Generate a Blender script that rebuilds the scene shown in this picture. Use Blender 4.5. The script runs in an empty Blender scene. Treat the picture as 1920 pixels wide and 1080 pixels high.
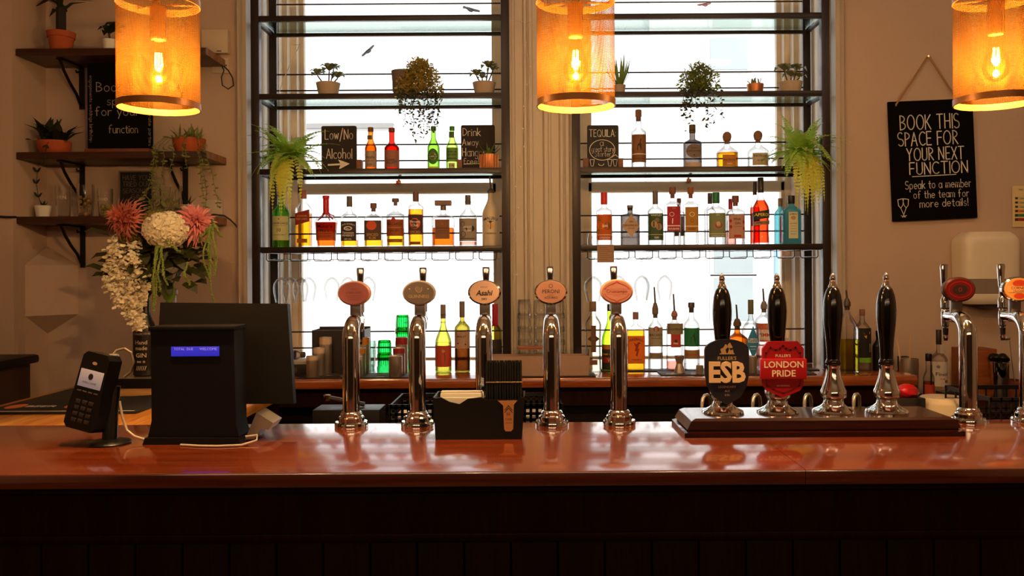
import bpy, bmesh, math, random
from mathutils import Vector, Matrix
random.seed(7)
sc = bpy.context.scene
COL = sc.collection
PI = math.pi

# ------------------------------------------------------------------ camera
F, CX, CY, CAMZ = 1617.0, 1000.0, 505.0, 1.55        # focal length (px), vanishing point, eye height
ROLL = math.radians(0.36)
cam = bpy.data.cameras.new('camera'); camo = bpy.data.objects.new('camera', cam); COL.objects.link(camo)
cam.sensor_width = 36.0; cam.lens = F/1920*36
cam.shift_x = (960-CX)/1920; cam.shift_y = (CY-540)/1920
cam.clip_start = 0.05; cam.clip_end = 200
camo.matrix_world = Matrix.Translation((0, 0, CAMZ)) @ Matrix.Rotation(PI/2, 4, 'X') @ Matrix.Rotation(-ROLL, 4, 'Z')
sc.camera = camo

# ------------------------------------------------------------------ sky, sun, added fill panels, room pendants, exposure
w = bpy.data.worlds.new('sky'); sc.world = w; w.use_nodes = True
bg = w.node_tree.nodes['Background']; bg.inputs[0].default_value = (0.95, 0.965, 1.0, 1); bg.inputs[1].default_value = 1.9
def light(name, kind, loc, energy, color, **kw):
    d = bpy.data.lights.new(name, kind); d.energy = energy; d.color = color
    for k, v in kw.items(): setattr(d, k, v)
    o = bpy.data.objects.new(name, d); COL.objects.link(o); o.location = loc
    return o
sun = light('sun', 'SUN', (0, -3, 9), 4.6, (1, 0.97, 0.93), angle=math.radians(12))
sun.rotation_euler = (math.radians(52), 0, math.radians(12))
# added fill panels over the counter and behind the camera, then the room's pendants
for x, e in ((-1.7, .5), (-.3, 4.2), (1.1, 4.5), (2.4, 3)):
    o = light('fill_light_panel', 'AREA', (x, 2.0, 3.12), e, (1.0, 0.74, 0.50), shape='RECTANGLE', size=.9, size_y=.25)  # unseen fill added to brighten the back wall but not the bar front
    o.rotation_euler = (math.radians(30), 0, 0)
o = light('fill_light_panel', 'AREA', (-.2, -1.9, 2.45), 14, (1.0, 0.64, 0.36), shape='RECTANGLE', size=4.6, size_y=.7)  # unseen frontal fill, added to lift the walls
o.rotation_euler = (math.radians(80), 0, 0)
for i, (x, y, z) in enumerate([(-1.25, -0.9, 2.15), (-0.35, -1.0, 2.2), (0.75, -0.9, 2.15), (1.7, -1.1, 2.2)]):
    light('room_pendant_light', 'POINT', (x, y, z), 5, (1.0, 0.70, 0.40), shadow_soft_size=0.05)
sc.view_settings.view_transform = 'Standard'; sc.view_settings.look = 'None'
sc.view_settings.exposure = 0.0; sc.view_settings.gamma = 1.0; sc.view_settings.use_curve_mapping = False
cy = sc.cycles
cy.use_denoising = True; cy.max_bounces = 10; cy.transparent_max_bounces = 32; cy.transmission_bounces = 10
cy.glossy_bounces = 6; cy.diffuse_bounces = 4; cy.caustics_reflective = False; cy.caustics_refractive = False
cy.sample_clamp_indirect = 6.0
LAMP_W = 50.0

# ------------------------------------------------------------------ layout helpers
_c, _s = math.cos(ROLL), math.sin(ROLL)
def P(px, py, Y):
    dx, dy = px-CX, py-CY
    u, v = dx*_c-dy*_s, dx*_s+dy*_c
    return Vector((u*Y/F, Y, CAMZ-v*Y/F))

# ------------------------------------------------------------------ materials
def hx(h):
    o = []
    for i in (0, 2, 4):
        c = int(h[i:i+2], 16)/255
        o.append(c/12.92 if c <= .04045 else ((c+.055)/1.055)**2.4)
    return (*o, 1)
_mc = {}
def nodes(m):
    m.use_nodes = True
    nt = m.node_tree
    return nt, nt.nodes, nt.links
def pbr(h, rough=.5, metal=0, spec=.5, coat=0, emit=0, var=.08, scale=30, bump=0, trans=0, name=None, emith=None, stretch=None):
    key = (h, rough, metal, spec, coat, emit, var, scale, bump, trans, emith, stretch)
    if key in _mc: return _mc[key]
    m = bpy.data.materials.new(name or 'paint_'+h); nt, N, L = nodes(m)
    b = N['Principled BSDF']; c = hx(h)
    b.inputs['Roughness'].default_value = rough; b.inputs['Metallic'].default_value = metal
    b.inputs['Specular IOR Level'].default_value = spec; b.inputs['Coat Weight'].default_value = coat
    b.inputs['Coat Roughness'].default_value = .08
    if trans: b.inputs['Transmission Weight'].default_value = trans
    if emit:
        b.inputs['Emission Color'].default_value = hx(emith or h); b.inputs['Emission Strength'].default_value = emit
    tc = N.new('ShaderNodeTexCoord'); mp = N.new('ShaderNodeMapping'); nz = N.new('ShaderNodeTexNoise')
    if stretch: mp.inputs['Scale'].default_value = stretch
    nz.inputs['Scale'].default_value = scale; nz.inputs['Detail'].default_value = 4
    mx = N.new('ShaderNodeMixRGB'); mx.inputs[1].default_value = tuple(x*(1-var) for x in c[:3])+(1,)
    mx.inputs[2].default_value = tuple(min(1, x*(1+var)) for x in c[:3])+(1,)
    L.new(tc.outputs['Object'], mp.inputs[0]); L.new(mp.outputs[0], nz.inputs['Vector'])
    L.new(nz.outputs[0], mx.inputs[0]); L.new(mx.outputs[0], b.inputs['Base Color'])
    if bump:
        bp = N.new('ShaderNodeBump'); bp.inputs['Strength'].default_value = bump; bp.inputs['Distance'].default_value = .002
        L.new(nz.outputs[0], bp.inputs['Height']); L.new(bp.outputs[0], b.inputs['Normal'])
    _mc[key] = m
    return m
def wood(name, h1, h2, rough=.3, coat=0, sc3=(1.2, 14, 14), bands=9, spec=.5, bump=0, coatr=.1, cior=1.5):
    m = bpy.data.materials.new(name); nt, N, L = nodes(m); b = N['Principled BSDF']
    tc = N.new('ShaderNodeTexCoord'); mp = N.new('ShaderNodeMapping'); mp.inputs['Scale'].default_value = sc3
    n1 = N.new('ShaderNodeTexNoise'); n1.inputs['Scale'].default_value = 1.6; n1.inputs['Detail'].default_value = 6; n1.inputs['Distortion'].default_value = .6
    n2 = N.new('ShaderNodeTexNoise'); n2.inputs['Scale'].default_value = bands; n2.inputs['Detail'].default_value = 8
    ad = N.new('ShaderNodeMath'); ad.operation = 'ADD'
    ml = N.new('ShaderNodeMath'); ml.operation = 'MULTIPLY'; ml.inputs[1].default_value = .5
    rp = N.new('ShaderNodeValToRGB'); rp.color_ramp.elements[0].position = .36; rp.color_ramp.elements[0].color = hx(h1)
    rp.color_ramp.elements[1].position = .66; rp.color_ramp.elements[1].color = hx(h2)
    L.new(tc.outputs['Object'], mp.inputs[0])
    for n in (n1, n2): L.new(mp.outputs[0], n.inputs['Vector'])
    L.new(n1.outputs[0], ad.inputs[0]); L.new(n2.outputs[0], ad.inputs[1]); L.new(ad.outputs[0], ml.inputs[0])
    L.new(ml.outputs[0], rp.inputs[0]); L.new(rp.outputs[0], b.inputs['Base Color'])
    b.inputs['Roughness'].default_value = rough; b.inputs['Coat Weight'].default_value = coat; b.inputs['Coat Roughness'].default_value = coatr
    b.inputs['Specular IOR Level'].default_value = spec; b.inputs['Coat IOR'].default_value = cior
    if bump:
        bp = N.new('ShaderNodeBump'); bp.inputs['Strength'].default_value = bump; bp.inputs['Distance'].default_value = .001
        L.new(n2.outputs[0], bp.inputs['Height']); L.new(bp.outputs[0], b.inputs['Normal'])
    return m
def thin(name, tint, edge, ior=1.45, rough=.02, power=2.2, gl=.55, df=0):
    """thin-walled glass or clear liquid: tinted straight-through light, darker where the wall is seen edge-on, plus reflection"""
    m = bpy.data.materials.new(name); nt, N, L = nodes(m); N.remove(N['Principled BSDF'])
    lw = N.new('ShaderNodeLayerWeight'); lw.inputs['Blend'].default_value = .5
    pw = N.new('ShaderNodeMath'); pw.operation = 'POWER'; pw.inputs[1].default_value = power
    mx = N.new('ShaderNodeMixRGB'); q = lambda h: tuple(v**.5 for v in hx(h)[:3])+(1,)      # light crosses front and back wall
    mx.inputs[1].default_value = q(tint); mx.inputs[2].default_value = q(edge)
    tr = N.new('ShaderNodeBsdfTransparent'); g = N.new('ShaderNodeBsdfGlossy'); g.inputs['Roughness'].default_value = rough
    fr = N.new('ShaderNodeFresnel'); fr.inputs['IOR'].default_value = ior
    fm = N.new('ShaderNodeMath'); fm.operation = 'MULTIPLY'; fm.inputs[1].default_value = gl
    ms = N.new('ShaderNodeMixShader')
    L.new(lw.outputs['Facing'], pw.inputs[0]); L.new(pw.outputs[0], mx.inputs[0]); L.new(mx.outputs[0], tr.inputs[0])
    L.new(fr.outputs[0], fm.inputs[0]); L.new(fm.outputs[0], ms.inputs[0])
    so = tr.outputs[0]
    if df:                                                              # slightly cloudy: part of the light is scattered
        d1 = N.new('ShaderNodeBsdfTranslucent'); d1.inputs[0].default_value = hx(tint); d2 = N.new('ShaderNodeBsdfDiffuse'); d2.inputs[0].default_value = hx(tint)
        m1 = N.new('ShaderNodeMixShader'); L.new(d1.outputs[0], m1.inputs[1]); L.new(d2.outputs[0], m1.inputs[2])
        m2 = N.new('ShaderNodeMixShader'); m2.inputs[0].default_value = df; L.new(so, m2.inputs[1]); L.new(m1.outputs[0], m2.inputs[2]); so = m2.outputs[0]
    L.new(so, ms.inputs[1]); L.new(g.outputs[0], ms.inputs[2]); L.new(ms.outputs[0], N['Material Output'].inputs[0])
    return m
def perforated(name, h):
    m = bpy.data.materials.new(name); nt, N, L = nodes(m); N.remove(N['Principled BSDF'])
    tc = N.new('ShaderNodeTexCoord'); sx = N.new('ShaderNodeSeparateXYZ'); L.new(tc.outputs['Object'], sx.inputs[0])
    def mth(op, a, b=None):
        n = N.new('ShaderNodeMath'); n.operation = op
        for i, v in enumerate((a, b)):
            if v is None: continue
            if isinstance(v, (int, float)): n.inputs[i].default_value = v
            else: L.new(v, n.inputs[i])
        return n.outputs[0]
    u = mth('MULTIPLY', mth('ARCTAN2', sx.outputs[1], sx.outputs[0]), .097/.0034)
    v = mth('MULTIPLY', sx.outputs[2], 1/.0034)
    fu = mth('SUBTRACT', mth('FRACT', u), .5); fv = mth('SUBTRACT', mth('FRACT', v), .5)
    d = mth('ADD', mth('MULTIPLY', fu, fu), mth('MULTIPLY', fv, fv))
    hole = mth('LESS_THAN', d, .14)
    tr = N.new('ShaderNodeBsdfTransparent'); df = N.new('ShaderNodeBsdfDiffuse'); df.inputs[0].default_value = hx(h)
    tl = N.new('ShaderNodeBsdfTranslucent'); tl.inputs[0].default_value = hx(h)
    gl = N.new('ShaderNodeBsdfGlossy'); gl.inputs[0].default_value = hx('7a4a14'); gl.inputs['Roughness'].default_value = .3
    m1 = N.new('ShaderNodeMixShader'); m1.inputs[0].default_value = .45; L.new(df.outputs[0], m1.inputs[1]); L.new(tl.outputs[0], m1.inputs[2])
    fr = N.new('ShaderNodeFresnel'); fr.inputs[0].default_value = 1.7
    m2 = N.new('ShaderNodeMixShader'); L.new(fr.outputs[0], m2.inputs[0]); L.new(m1.outputs[0], m2.inputs[1]); L.new(gl.outputs[0], m2.inputs[2])
    m3 = N.new('ShaderNodeMixShader'); L.new(hole, m3.inputs[0]); L.new(m2.outputs[0], m3.inputs[1]); L.new(tr.outputs[0], m3.inputs[2])
    L.new(m3.outputs[0], N['Material Output'].inputs[0])
    return m
def emis(name, h, s):
    m = bpy.data.materials.new(name); nt, N, L = nodes(m); N.remove(N['Principled BSDF'])
    e = N.new('ShaderNodeEmission'); e.inputs[0].default_value = hx(h); e.inputs[1].default_value = s
    L.new(e.outputs[0], N['Material Output'].inputs[0]); return m
def plaster(name, h, bump=.25):
    m = pbr(h, .85, var=.07, scale=3, name=name, spec=.2); nt, N, L = nodes(m)
    n = N.new('ShaderNodeTexNoise'); n.inputs['Scale'].default_value = 160; n.inputs['Detail'].default_value = 3
    bp = N.new('ShaderNodeBump'); bp.inputs['Strength'].default_value = bump; bp.inputs['Distance'].default_value = .003
    L.new(N['Texture Coordinate'].outputs['Object'], n.inputs['Vector']); L.new(n.outputs[0], bp.inputs['Height'])
    L.new(bp.outputs[0], N['Principled BSDF'].inputs['Normal']); return m
def foliage(h, h2, tl=.45):
    m = bpy.data.materials.new('leaf_'+h); nt, N, L = nodes(m); b = N['Principled BSDF']
    tc = N.new('ShaderNodeTexCoord'); nz = N.new('ShaderNodeTexNoise'); nz.inputs['Scale'].default_value = 35
    mx = N.new('ShaderNodeMixRGB'); mx.inputs[1].default_value = hx(h); mx.inputs[2].default_value = hx(h2)
    L.new(tc.outputs['Object'], nz.inputs['Vector']); L.new(nz.outputs[0], mx.inputs[0]); L.new(mx.outputs[0], b.inputs['Base Color'])
    b.inputs['Roughness'].default_value = .5
    t = N.new('ShaderNodeBsdfTranslucent'); ms = N.new('ShaderNodeMixShader'); ms.inputs[0].default_value = tl
    L.new(mx.outputs[0], t.inputs[0]); L.new(b.outputs[0], ms.inputs[1]); L.new(t.outputs[0], ms.inputs[2])
    L.new(ms.outputs[0], N['Material Output'].inputs[0]); return m

WALL = plaster('wall_plaster', 'c3aa98')
CASING = pbr('c6b8a8', .45, var=.05, scale=6, name='casing_paint')
CREAM = pbr('e4d6be', .45, var=.05, scale=6, name='cream_gloss_paint')
COUNTER = wood('counter_wood', '5c1e07', '8c3c14', .2, 1, (.9, 16, 16), coatr=.10, cior=2.4, spec=.8)
RETURNW_LIT = wood('return_wood_lamplit', 'b05c18', 'eeae50', .28, .3, (16, .9, 16))  # same wood as the counter, lightened to orange for the pendant's glow
WORKTOP = wood('worktop_wood', '8a3c16', 'b0602c', .22, 1, (1, 16, 16), cior=1.8)
DARKWOOD = wood('dark_panel_wood', '160503', '2a0a05', .5, 0, (14, 14, 1), spec=.15)
SHELFWOOD = wood('stained_shelf_wood', '2c150b', '4a2613', .4, 0, (1, 14, 14))
ENDGRAIN = wood('shelf_end_wood', '7a5236', 'a87850', .6, 0, (14, 14, 4))
BASEWOOD = wood('pump_base_wood', '1c0805', '3a140a', .2, .6, (1, 16, 16))
BLOCKWOOD = wood('foot_block_wood', '6e3a22', '8a5230', .5, 0, (3, 14, 14))
RACKM = pbr('2c2120', .35, .3, name='dark_bronze_metal')
BLACK = pbr('080606', .45, spec=.3, name='black_plastic')
BLACKG = pbr('0a0708', .12, coat=.6, name='black_lacquer')
CHROME = pbr('e6e3de', .06, 1, var=.02, name='chrome')
STEEL = pbr('d0c4b6', .34, .9, var=.05, stretch=(1, 1, 30), name='brushed_steel')
BRASS = pbr('c9965c', .25, 1, name='brass')
COPPER = pbr('cc8658', .42, .7, name='copper')
WHITE = pbr('ece6dc', .5, name='white_paint')
CHALK = pbr('e8e2d8', .9, name='chalk')
SLATE = pbr('141110', .9, spec=.1, var=.2, scale=8, name='chalkboard')
TERRA = pbr('b4532a', .8, name='terracotta')
GREYPOT = pbr('b8a490', .8, name='pale_clay')
SOIL = pbr('2a1c12', 1, scale=80, bump=.5, name='soil')
G_CLEAR = thin('clear_glass', 'f6f7f7', '5c5856', power=2.6)
G_TUMB = thin('tumbler_glass', 'fbfcfc', 'd2d2d0', power=2.6, gl=.7, df=.10)
G_THIN = thin('thin_glass', 'fafbfb', 'a6a6a6', power=2.6, gl=.6)
G_GREEN = thin('green_glass', '8cc83c', '1c4a12', power=1.4)
G_GREENB = thin('bottle_green_glass', '6cc84c', '1c6a1c', power=1.4, df=.25)
G_OLIVE = thin('olive_glass', 'd2cf52', '3c4a12', power=1.5)
G_BROWN = thin('brown_glass', 'd07a20', '5a2406', power=1.4)
G_DARK = thin('smoked_glass', '6a5f5a', '2c2624', power=1.5)
G_BLUE = thin('blue_glass', '7fd6e2', '1a8aa8', power=1.5, df=.35)
G_EMER = thin('emerald_glass', '24c45a', '02622a', power=1.3)
G_SHELF = thin('shelf_glass', 'e6f2ec', '9fb8aa', power=2)
G_PANE = thin('window_glass', 'fbfdfc', 'dfe8e4', power=3)
L_AMBER = thin('amber_spirit', 'f2a51a', 'b04c04', ior=1.2, power=1.5)
L_WHISKY = thin('whisky', 'f0b020', 'b86404', ior=1.2, power=1.5)
L_RUST = thin('rust_spirit', 'ee6a14', '9a2804', ior=1.2, power=1.5)
L_RED = thin('red_aperitif', 'fb4416', 'b40c04', ior=1.2, power=1.5)
L_PALE = thin('pale_spirit', 'f3ecd4', 'c0b080', ior=1.2, power=2)
L_CLEAR = thin('clear_spirit', 'f6f7f7', 'b0b0b0', ior=1.15, power=3)
L_OIL = thin('oil', 'd2c032', '6a6404', ior=1.2, power=1.5)
L_PINK = thin('pink_spirit', 'f0a090', 'c05040', ior=1.2, power=1.5)
L_WINE = thin('red_wine', '8a4a48', '2a0c10', ior=1.2, power=1.2)
L_BLUE = thin('blue_spirit', '70cfe0', '128aa4', ior=1.2, power=1.5, df=.3)

# ------------------------------------------------------------------ mesh builder
class M:
    def __init__(s): s.v = []; s.f = []; s.m = []; s.mi = 0
    def add(s, vs, fs):
        o = len(s.v); s.v += [tuple(v) for v in vs]
        for f in fs: s.f.append([i+o for i in f]); s.m.append(s.mi)
        return s
    def box(s, x0, x1, y0, y1, z0, z1, b=0):
        if b:
            bm = bmesh.new(); bmesh.ops.create_cube(bm, size=1)
            for v in bm.verts: v.co = Vector(((x0+x1)/2+v.co.x*(x1-x0), (y0+y1)/2+v.co.y*(y1-y0), (z0+z1)/2+v.co.z*(z1-z0)))
            bmesh.ops.bevel(bm, geom=bm.edges[:], offset=b, segments=2, profile=.6, affect='EDGES')
            bm.verts.ensure_lookup_table()
            s.add([v.co[:] for v in bm.verts], [[v.index for v in f.verts] for f in bm.faces]); bm.free(); return s
        vs = [(x, y, z) for z in (z0, z1) for y in (y0, y1) for x in (x0, x1)]
        return s.add(vs, [(0, 2, 3, 1), (4, 5, 7, 6), (0, 1, 5, 4), (2, 6, 7, 3), (0, 4, 6, 2), (1, 3, 7, 5)])
    def prism(s, pts, a0, a1, ax='y'):
        """polygon pts extruded along ax; pts are the two other coordinates in order (x,z), (x,y) or (y,z)"""
        n = len(pts)
        def pt(p, a): return {'y': (p[0], a, p[1]), 'z': (p[0], p[1], a), 'x': (a, p[0], p[1])}[ax]
        vs = [pt(p, a0) for p in pts]+[pt(p, a1) for p in pts]
        return s.add(vs, [list(range(n)), list(range(2*n-1, n-1, -1))]+[(i, i+n, (i+1) % n+n, (i+1) % n) for i in range(n)])
    def loft(s, rings, seg=28, cap=True, c=(0, 0, 0)):
        """rings of (rx, ry, z, n) superellipses"""
        vs = []
        for rx, ry, z, n in rings:
            for k in range(seg):
                t = 2*PI*k/seg; ct, st = math.cos(t), math.sin(t); e = 2/n
                vs.append((c[0]+rx*math.copysign(abs(ct)**e, ct), c[1]+ry*math.copysign(abs(st)**e, st), c[2]+z))
        fs = []
        for j in range(len(rings)-1):
            for k in range(seg):
                a, b = j*seg+k, j*seg+(k+1) % seg
                fs.append((a, b, b+seg, a+seg))
        if cap: fs += [list(range(seg))[::-1], [(len(rings)-1)*seg+k for k in range(seg)]]
        return s.add(vs, fs)
    def lathe(s, prof, seg=28, cap=True, c=(0, 0, 0)): return s.loft([(r, r, z, 2) for r, z in prof], seg, cap, c)
    def tube(s, pts, r, seg=10, cap=True):
        pts = [Vector(p) for p in pts]; vs = []; fs = []; n = len(pts); prev = None
        for i, p in enumerate(pts):
            t = (pts[min(i+1, n-1)]-pts[max(i-1, 0)]).normalized()
            if prev is None:
                u = t.cross(Vector((0, 0, 1)));  u = u if u.length > .1 else t.cross(Vector((1, 0, 0)))
            else: u = prev-t*prev.dot(t)
            u.normalize(); prev = u; v = t.cross(u); rr = r[i] if isinstance(r, (list, tuple)) else r
            for k in range(seg):
                a = 2*PI*k/seg; vs.append(p+(u*math.cos(a)+v*math.sin(a))*rr)
        for j in range(n-1):
            for k in range(seg):
                a, b = j*seg+k, j*seg+(k+1) % seg; fs.append((a, b, b+seg, a+seg))
        if cap: fs += [list(range(seg))[::-1], [(n-1)*seg+k for k in range(seg)]]
        return s.add(vs, fs)
    def ball(s, c, r, seg=14, rings=8, sq=(1, 1, 1)):
        prof = [(max(1e-5, r*math.sin(PI*i/rings)), -r*math.cos(PI*i/rings)) for i in range(rings+1)]
        o = len(s.v); s.lathe(prof, seg, False)
        for i in range(o, len(s.v)):
            x, y, z = s.v[i]; s.v[i] = (c[0]+x*sq[0], c[1]+y*sq[1], c[2]+z*sq[2])
        return s
    def disc(s, cx, cz, rx, rz, fy, n=24):
        return s.add([(cx+rx*math.cos(2*PI*k/n), fy(cx+rx*math.cos(2*PI*k/n)), cz+rz*math.sin(2*PI*k/n)) for k in range(n)], [list(range(n))])
    def ring(s, cx, cz, rx, rz, th, fy, n=28, a0=0, a1=360):
        vs = []; fs = []
        for k in range(n+1):
            t = math.radians(a0+(a1-a0)*k/n)
            for d in (0, th): x = cx+(rx-d)*math.cos(t); vs.append((x, fy(x), cz+(rz-d)*math.sin(t)))
        for k in range(n): fs.append((2*k, 2*k+2, 2*k+3, 2*k+1))
        return s.add(vs, fs)
    def rect(s, x0, x1, z0, z1, fy, n=1):
        vs = []; fs = []
        for k in range(n+1):
            x = x0+(x1-x0)*k/n; vs += [(x, fy(x), z0), (x, fy(x), z1)]
        for k in range(n): fs.append((2*k, 2*k+2, 2*k+3, 2*k+1))
        return s.add(vs, fs)
    def leaf(s, p, d, up, L, W, bend=.25, fat=.5):
        p, d, up = Vector(p), Vector(d).normalized(), Vector(up)
        sd = d.cross(up)
        if sd.length < 1e-3: sd = d.cross(Vector((1, 0, .3)))
        sd.normalize(); nn = sd.cross(d)
        a = p+d*L*fat*.45+nn*L*bend*.25; b = p+d*L*(fat+.22)+nn*L*bend*.3; t = p+d*L-nn*L*bend*.2
        return s.add([p, a+sd*W*.42, a-sd*W*.42, b+sd*W*.4, b-sd*W*.4, t], [(0, 2, 1), (1, 2, 4, 3), (3, 4, 5)])
    def text(s, st, cx, cz, w, hmax, fy, bold=0, arc=0, sh=0):
        vs, fs, (x0, x1, y0, y1) = font(st, bold)
        k = min(w/(x1-x0), hmax/(y1-y0)); mx, my = (x0+x1)/2, (y0+y1)/2; o = []
        for x, y in vs:
            X, Z = (x-mx)*k, (y-my)*k
            X += sh*Z
            if arc: Z -= arc*X*X
            o.append((cx+X, fy(cx+X), cz+Z))
        return s.add(o, fs)
    def build(s, name, mats, parent=None, angle=35, loc=None, label=None):
        me = bpy.data.meshes.new(name); me.from_pydata(s.v, [], s.f)
        mats = mats if isinstance(mats, (list, tuple)) else [mats]
        for m in mats: me.materials.append(m)
        if len(mats) > 1: me.polygons.foreach_set('material_index', s.m)
        me.polygons.foreach_set('use_smooth', [True]*len(me.polygons)); me.update()
        me.set_sharp_from_angle(angle=math.radians(angle))
        o = bpy.data.objects.new(name, me); COL.objects.link(o)
        if parent is not None: o.parent = parent
        if loc is not None: o.location = loc
        if label: o['label'] = label
        return o
_fc = {}
def font(st, bold=0):
    k = (st, bold)
    if k not in _fc:
        cu = bpy.data.curves.new('lettering', 'FONT'); cu.body = st; cu.resolution_u = 2; cu.offset = bold
        o = bpy.data.objects.new('lettering', cu); me = bpy.data.meshes.new_from_object(o)
        vs = [(v.co.x, v.co.y) for v in me.vertices]; fs = [list(p.vertices) for p in me.polygons]
        bpy.data.objects.remove(o); bpy.data.curves.remove(cu); bpy.data.meshes.remove(me)
        xs, ys = [v[0] for v in vs], [v[1] for v in vs]
        _fc[k] = (vs, fs, (min(xs), max(xs), min(ys), max(ys)))
    return _fc[k]
def thing(name, label, cat, loc=(0, 0, 0), rz=0, group=None, rot=None):
    o = bpy.data.objects.new(name, None); COL.objects.link(o); o.location = loc
    o.rotation_euler = rot if rot else (0, 0, rz); o.empty_display_size = .05
    o['label'] = label; o['category'] = cat
    if group: o['group'] = group
    return o
def tag(o, label, cat, group=None):
    o['label'] = label; o['category'] = cat
    if group: o['group'] = group
    return o
def struct(name, mb, m, parent=None):
    o = mb.build(name, m, parent)
    if parent is None: o['kind'] = 'structure'
    return o
def copy_thing(root, loc, rz=None, label=None, group=None):
    r = root.copy(); COL.objects.link(r); r.location = loc
    if rz is not None: r.rotation_euler = (0, 0, rz)
    if label: r['label'] = label
    if group: r['group'] = group
    for ch in list(root.children):
        c = ch.copy(); COL.objects.link(c); c.parent = r
        for g in ch.children:
            d = g.copy(); COL.objects.link(d); d.parent = c
    return r

# ------------------------------------------------------------------ hand lettering: stroke glyphs ('@' = arc cx,cy,rx,ry,a0,a1)
GL = {
'A': '0,0 .3,1 .6,0|.1,.36 .5,.36', 'B': '0,0 0,1|@0,.76,.44,.24,90,-90|@0,.26,.52,.26,90,-90', 'C': '@.36,.5,.36,.5,50,310',
'D': '0,0 0,1|@0,.5,.55,.5,90,-90', 'E': '.45,1 0,1 0,0 .45,0|0,.52 .38,.52', 'F': '.45,1 0,1 0,0|0,.52 .38,.52',
'G': '@.36,.5,.36,.5,50,340|.42,.42 .72,.42 .7,.2', 'H': '0,0 0,1|.55,0 .55,1|0,.5 .55,.5', 'I': '0,0 0,1', 'J': '.4,1 .4,.25|@.2,.25,.2,.25,0,-180',
'K': '0,0 0,1|.5,1 0,.42|.14,.56 .55,0', 'L': '0,1 0,0 .45,0', 'M': '0,0 .08,1 .35,.3 .62,1 .7,0', 'N': '0,0 0,1 .55,0 .55,1',
'O': '@.36,.5,.36,.5,0,360', 'P': '0,0 0,1|@0,.74,.46,.26,90,-90', 'Q': '@.36,.5,.36,.5,0,360|.42,.25 .72,-.05', 'R': '0,0 0,1|@0,.74,.46,.26,90,-90|.1,.48 .5,0',
'S': '@.27,.75,.25,.25,40,270|@.27,.25,.27,.25,90,-145', 'T': '0,1 .6,1|.3,1 .3,0', 'U': '0,1 0,.3|@.27,.3,.27,.3,180,360|.54,.3 .54,1',
'V': '0,1 .3,0 .6,1', 'W': '0,1 .2,0 .4,.75 .6,0 .8,1', 'X': '0,0 .55,1|0,1 .55,0', 'Y': '0,1 .28,.5 .56,1|.28,.5 .28,0', 'Z': '0,1 .5,1 0,0 .5,0',
'a': '@.22,.3,.22,.3,0,360|.44,.6 .44,0', 'b': '0,0 0,1|@.22,.3,.22,.3,0,360', 'c': '@.25,.3,.25,.3,50,310', 'd': '@.22,.3,.22,.3,0,360|.44,1 .44,0',
'e': '0,.32 .46,.32|@.23,.3,.23,.3,0,310', 'f': '@.3,.8,.18,.2,50,180|.12,.8 .12,0|0,.55 .3,.55', 'g': '@.22,.3,.22,.3,0,360|.44,.6 .44,-.1|@.22,-.1,.22,.22,0,-150',
'h': '0,0 0,1|@.2,.36,.2,.24,180,0|.4,.36 .4,0', 'i': '0,0 0,.55|0,.74 .01,.8', 'j': '.1,.55 .1,-.2 0,-.25', 'k': '0,0 0,1|.36,.6 0,.25|.1,.34 .4,0', 'l': '0,0 0,1',
'm': '0,0 0,.6|@.16,.4,.16,.2,180,0|.32,.4 .32,0|@.48,.4,.16,.2,180,0|.64,.4 .64,0', 'n': '0,0 0,.6|@.2,.36,.2,.24,180,0|.4,.36 .4,0', 'o': '@.23,.3,.23,.3,0,360',
'p': '0,.6 0,-.35|@.22,.3,.22,.3,0,360', 'r': '0,0 0,.6|@.2,.36,.2,.24,180,60', 's': '@.18,.45,.16,.15,40,270|@.18,.15,.18,.15,90,-145', 't': '.14,.9 .14,.08 .3,0|0,.6 .32,.6',
'u': '0,.6 0,.24|@.2,.24,.2,.24,180,360|.4,.6 .4,0', 'v': '0,.6 .2,0 .4,.6', 'w': '0,.6 .14,0 .28,.5 .42,0 .56,.6', 'x': '0,0 .4,.6|0,.6 .4,0',
'y': '0,.6 .2,.05|.42,.6 .1,-.35', 'z': '0,.6 .4,.6 0,0 .4,0', '!': '0,1 0,.3|0,.06 .01,0', ':': '0,.6 .02,.6|0,.1 .02,.1', '/': '0,-.2 .4,1.15', "'": '0,1 0,.8', '&': '.6,0 .1,.75 .25,1 .4,.75 0,.25 .2,0 .6,.4'}
def strokes(st):
    out = []; x = 0
    for ch in st:
        if ch == ' ': x += .42; continue
        wd = 0
        for part in GL[ch].split('|'):
            if part[0] == '@':
                cx, cy, rx, ry, a0, a1 = map(float, part[1:].split(',')); n = max(4, int(abs(a1-a0)/24))
                pl = [(cx+rx*math.cos(math.radians(a0+(a1-a0)*i/n)), cy+ry*math.sin(math.radians(a0+(a1-a0)*i/n))) for i in range(n+1)]
            else: pl = [tuple(map(float, p.split(','))) for p in part.split()]
            wd = max(wd, max(p[0] for p in pl)); out.append([(x+p[0], p[1]) for p in pl])
        x += wd+.2
    return out, x-.2
def poly_stroke(mb, pl, w, y):
    for i in range(len(pl)-1):
        (x0, z0), (x1, z1) = pl[i], pl[i+1]; dx, dz = x1-x0, z1-z0; l = math.hypot(dx, dz) or 1e-6
        nx, nz = -dz/l*w/2, dx/l*w/2; ex, ez = dx/l*w*.35, dz/l*w*.35
        mb.add([(x0-ex-nx, y, z0-ez-nz), (x1+ex-nx, y, z1+ez-nz), (x1+ex+nx, y, z1+ez+nz), (x0-ex+nx, y, z0-ez+nz)], [(0, 1, 2, 3)])
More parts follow.
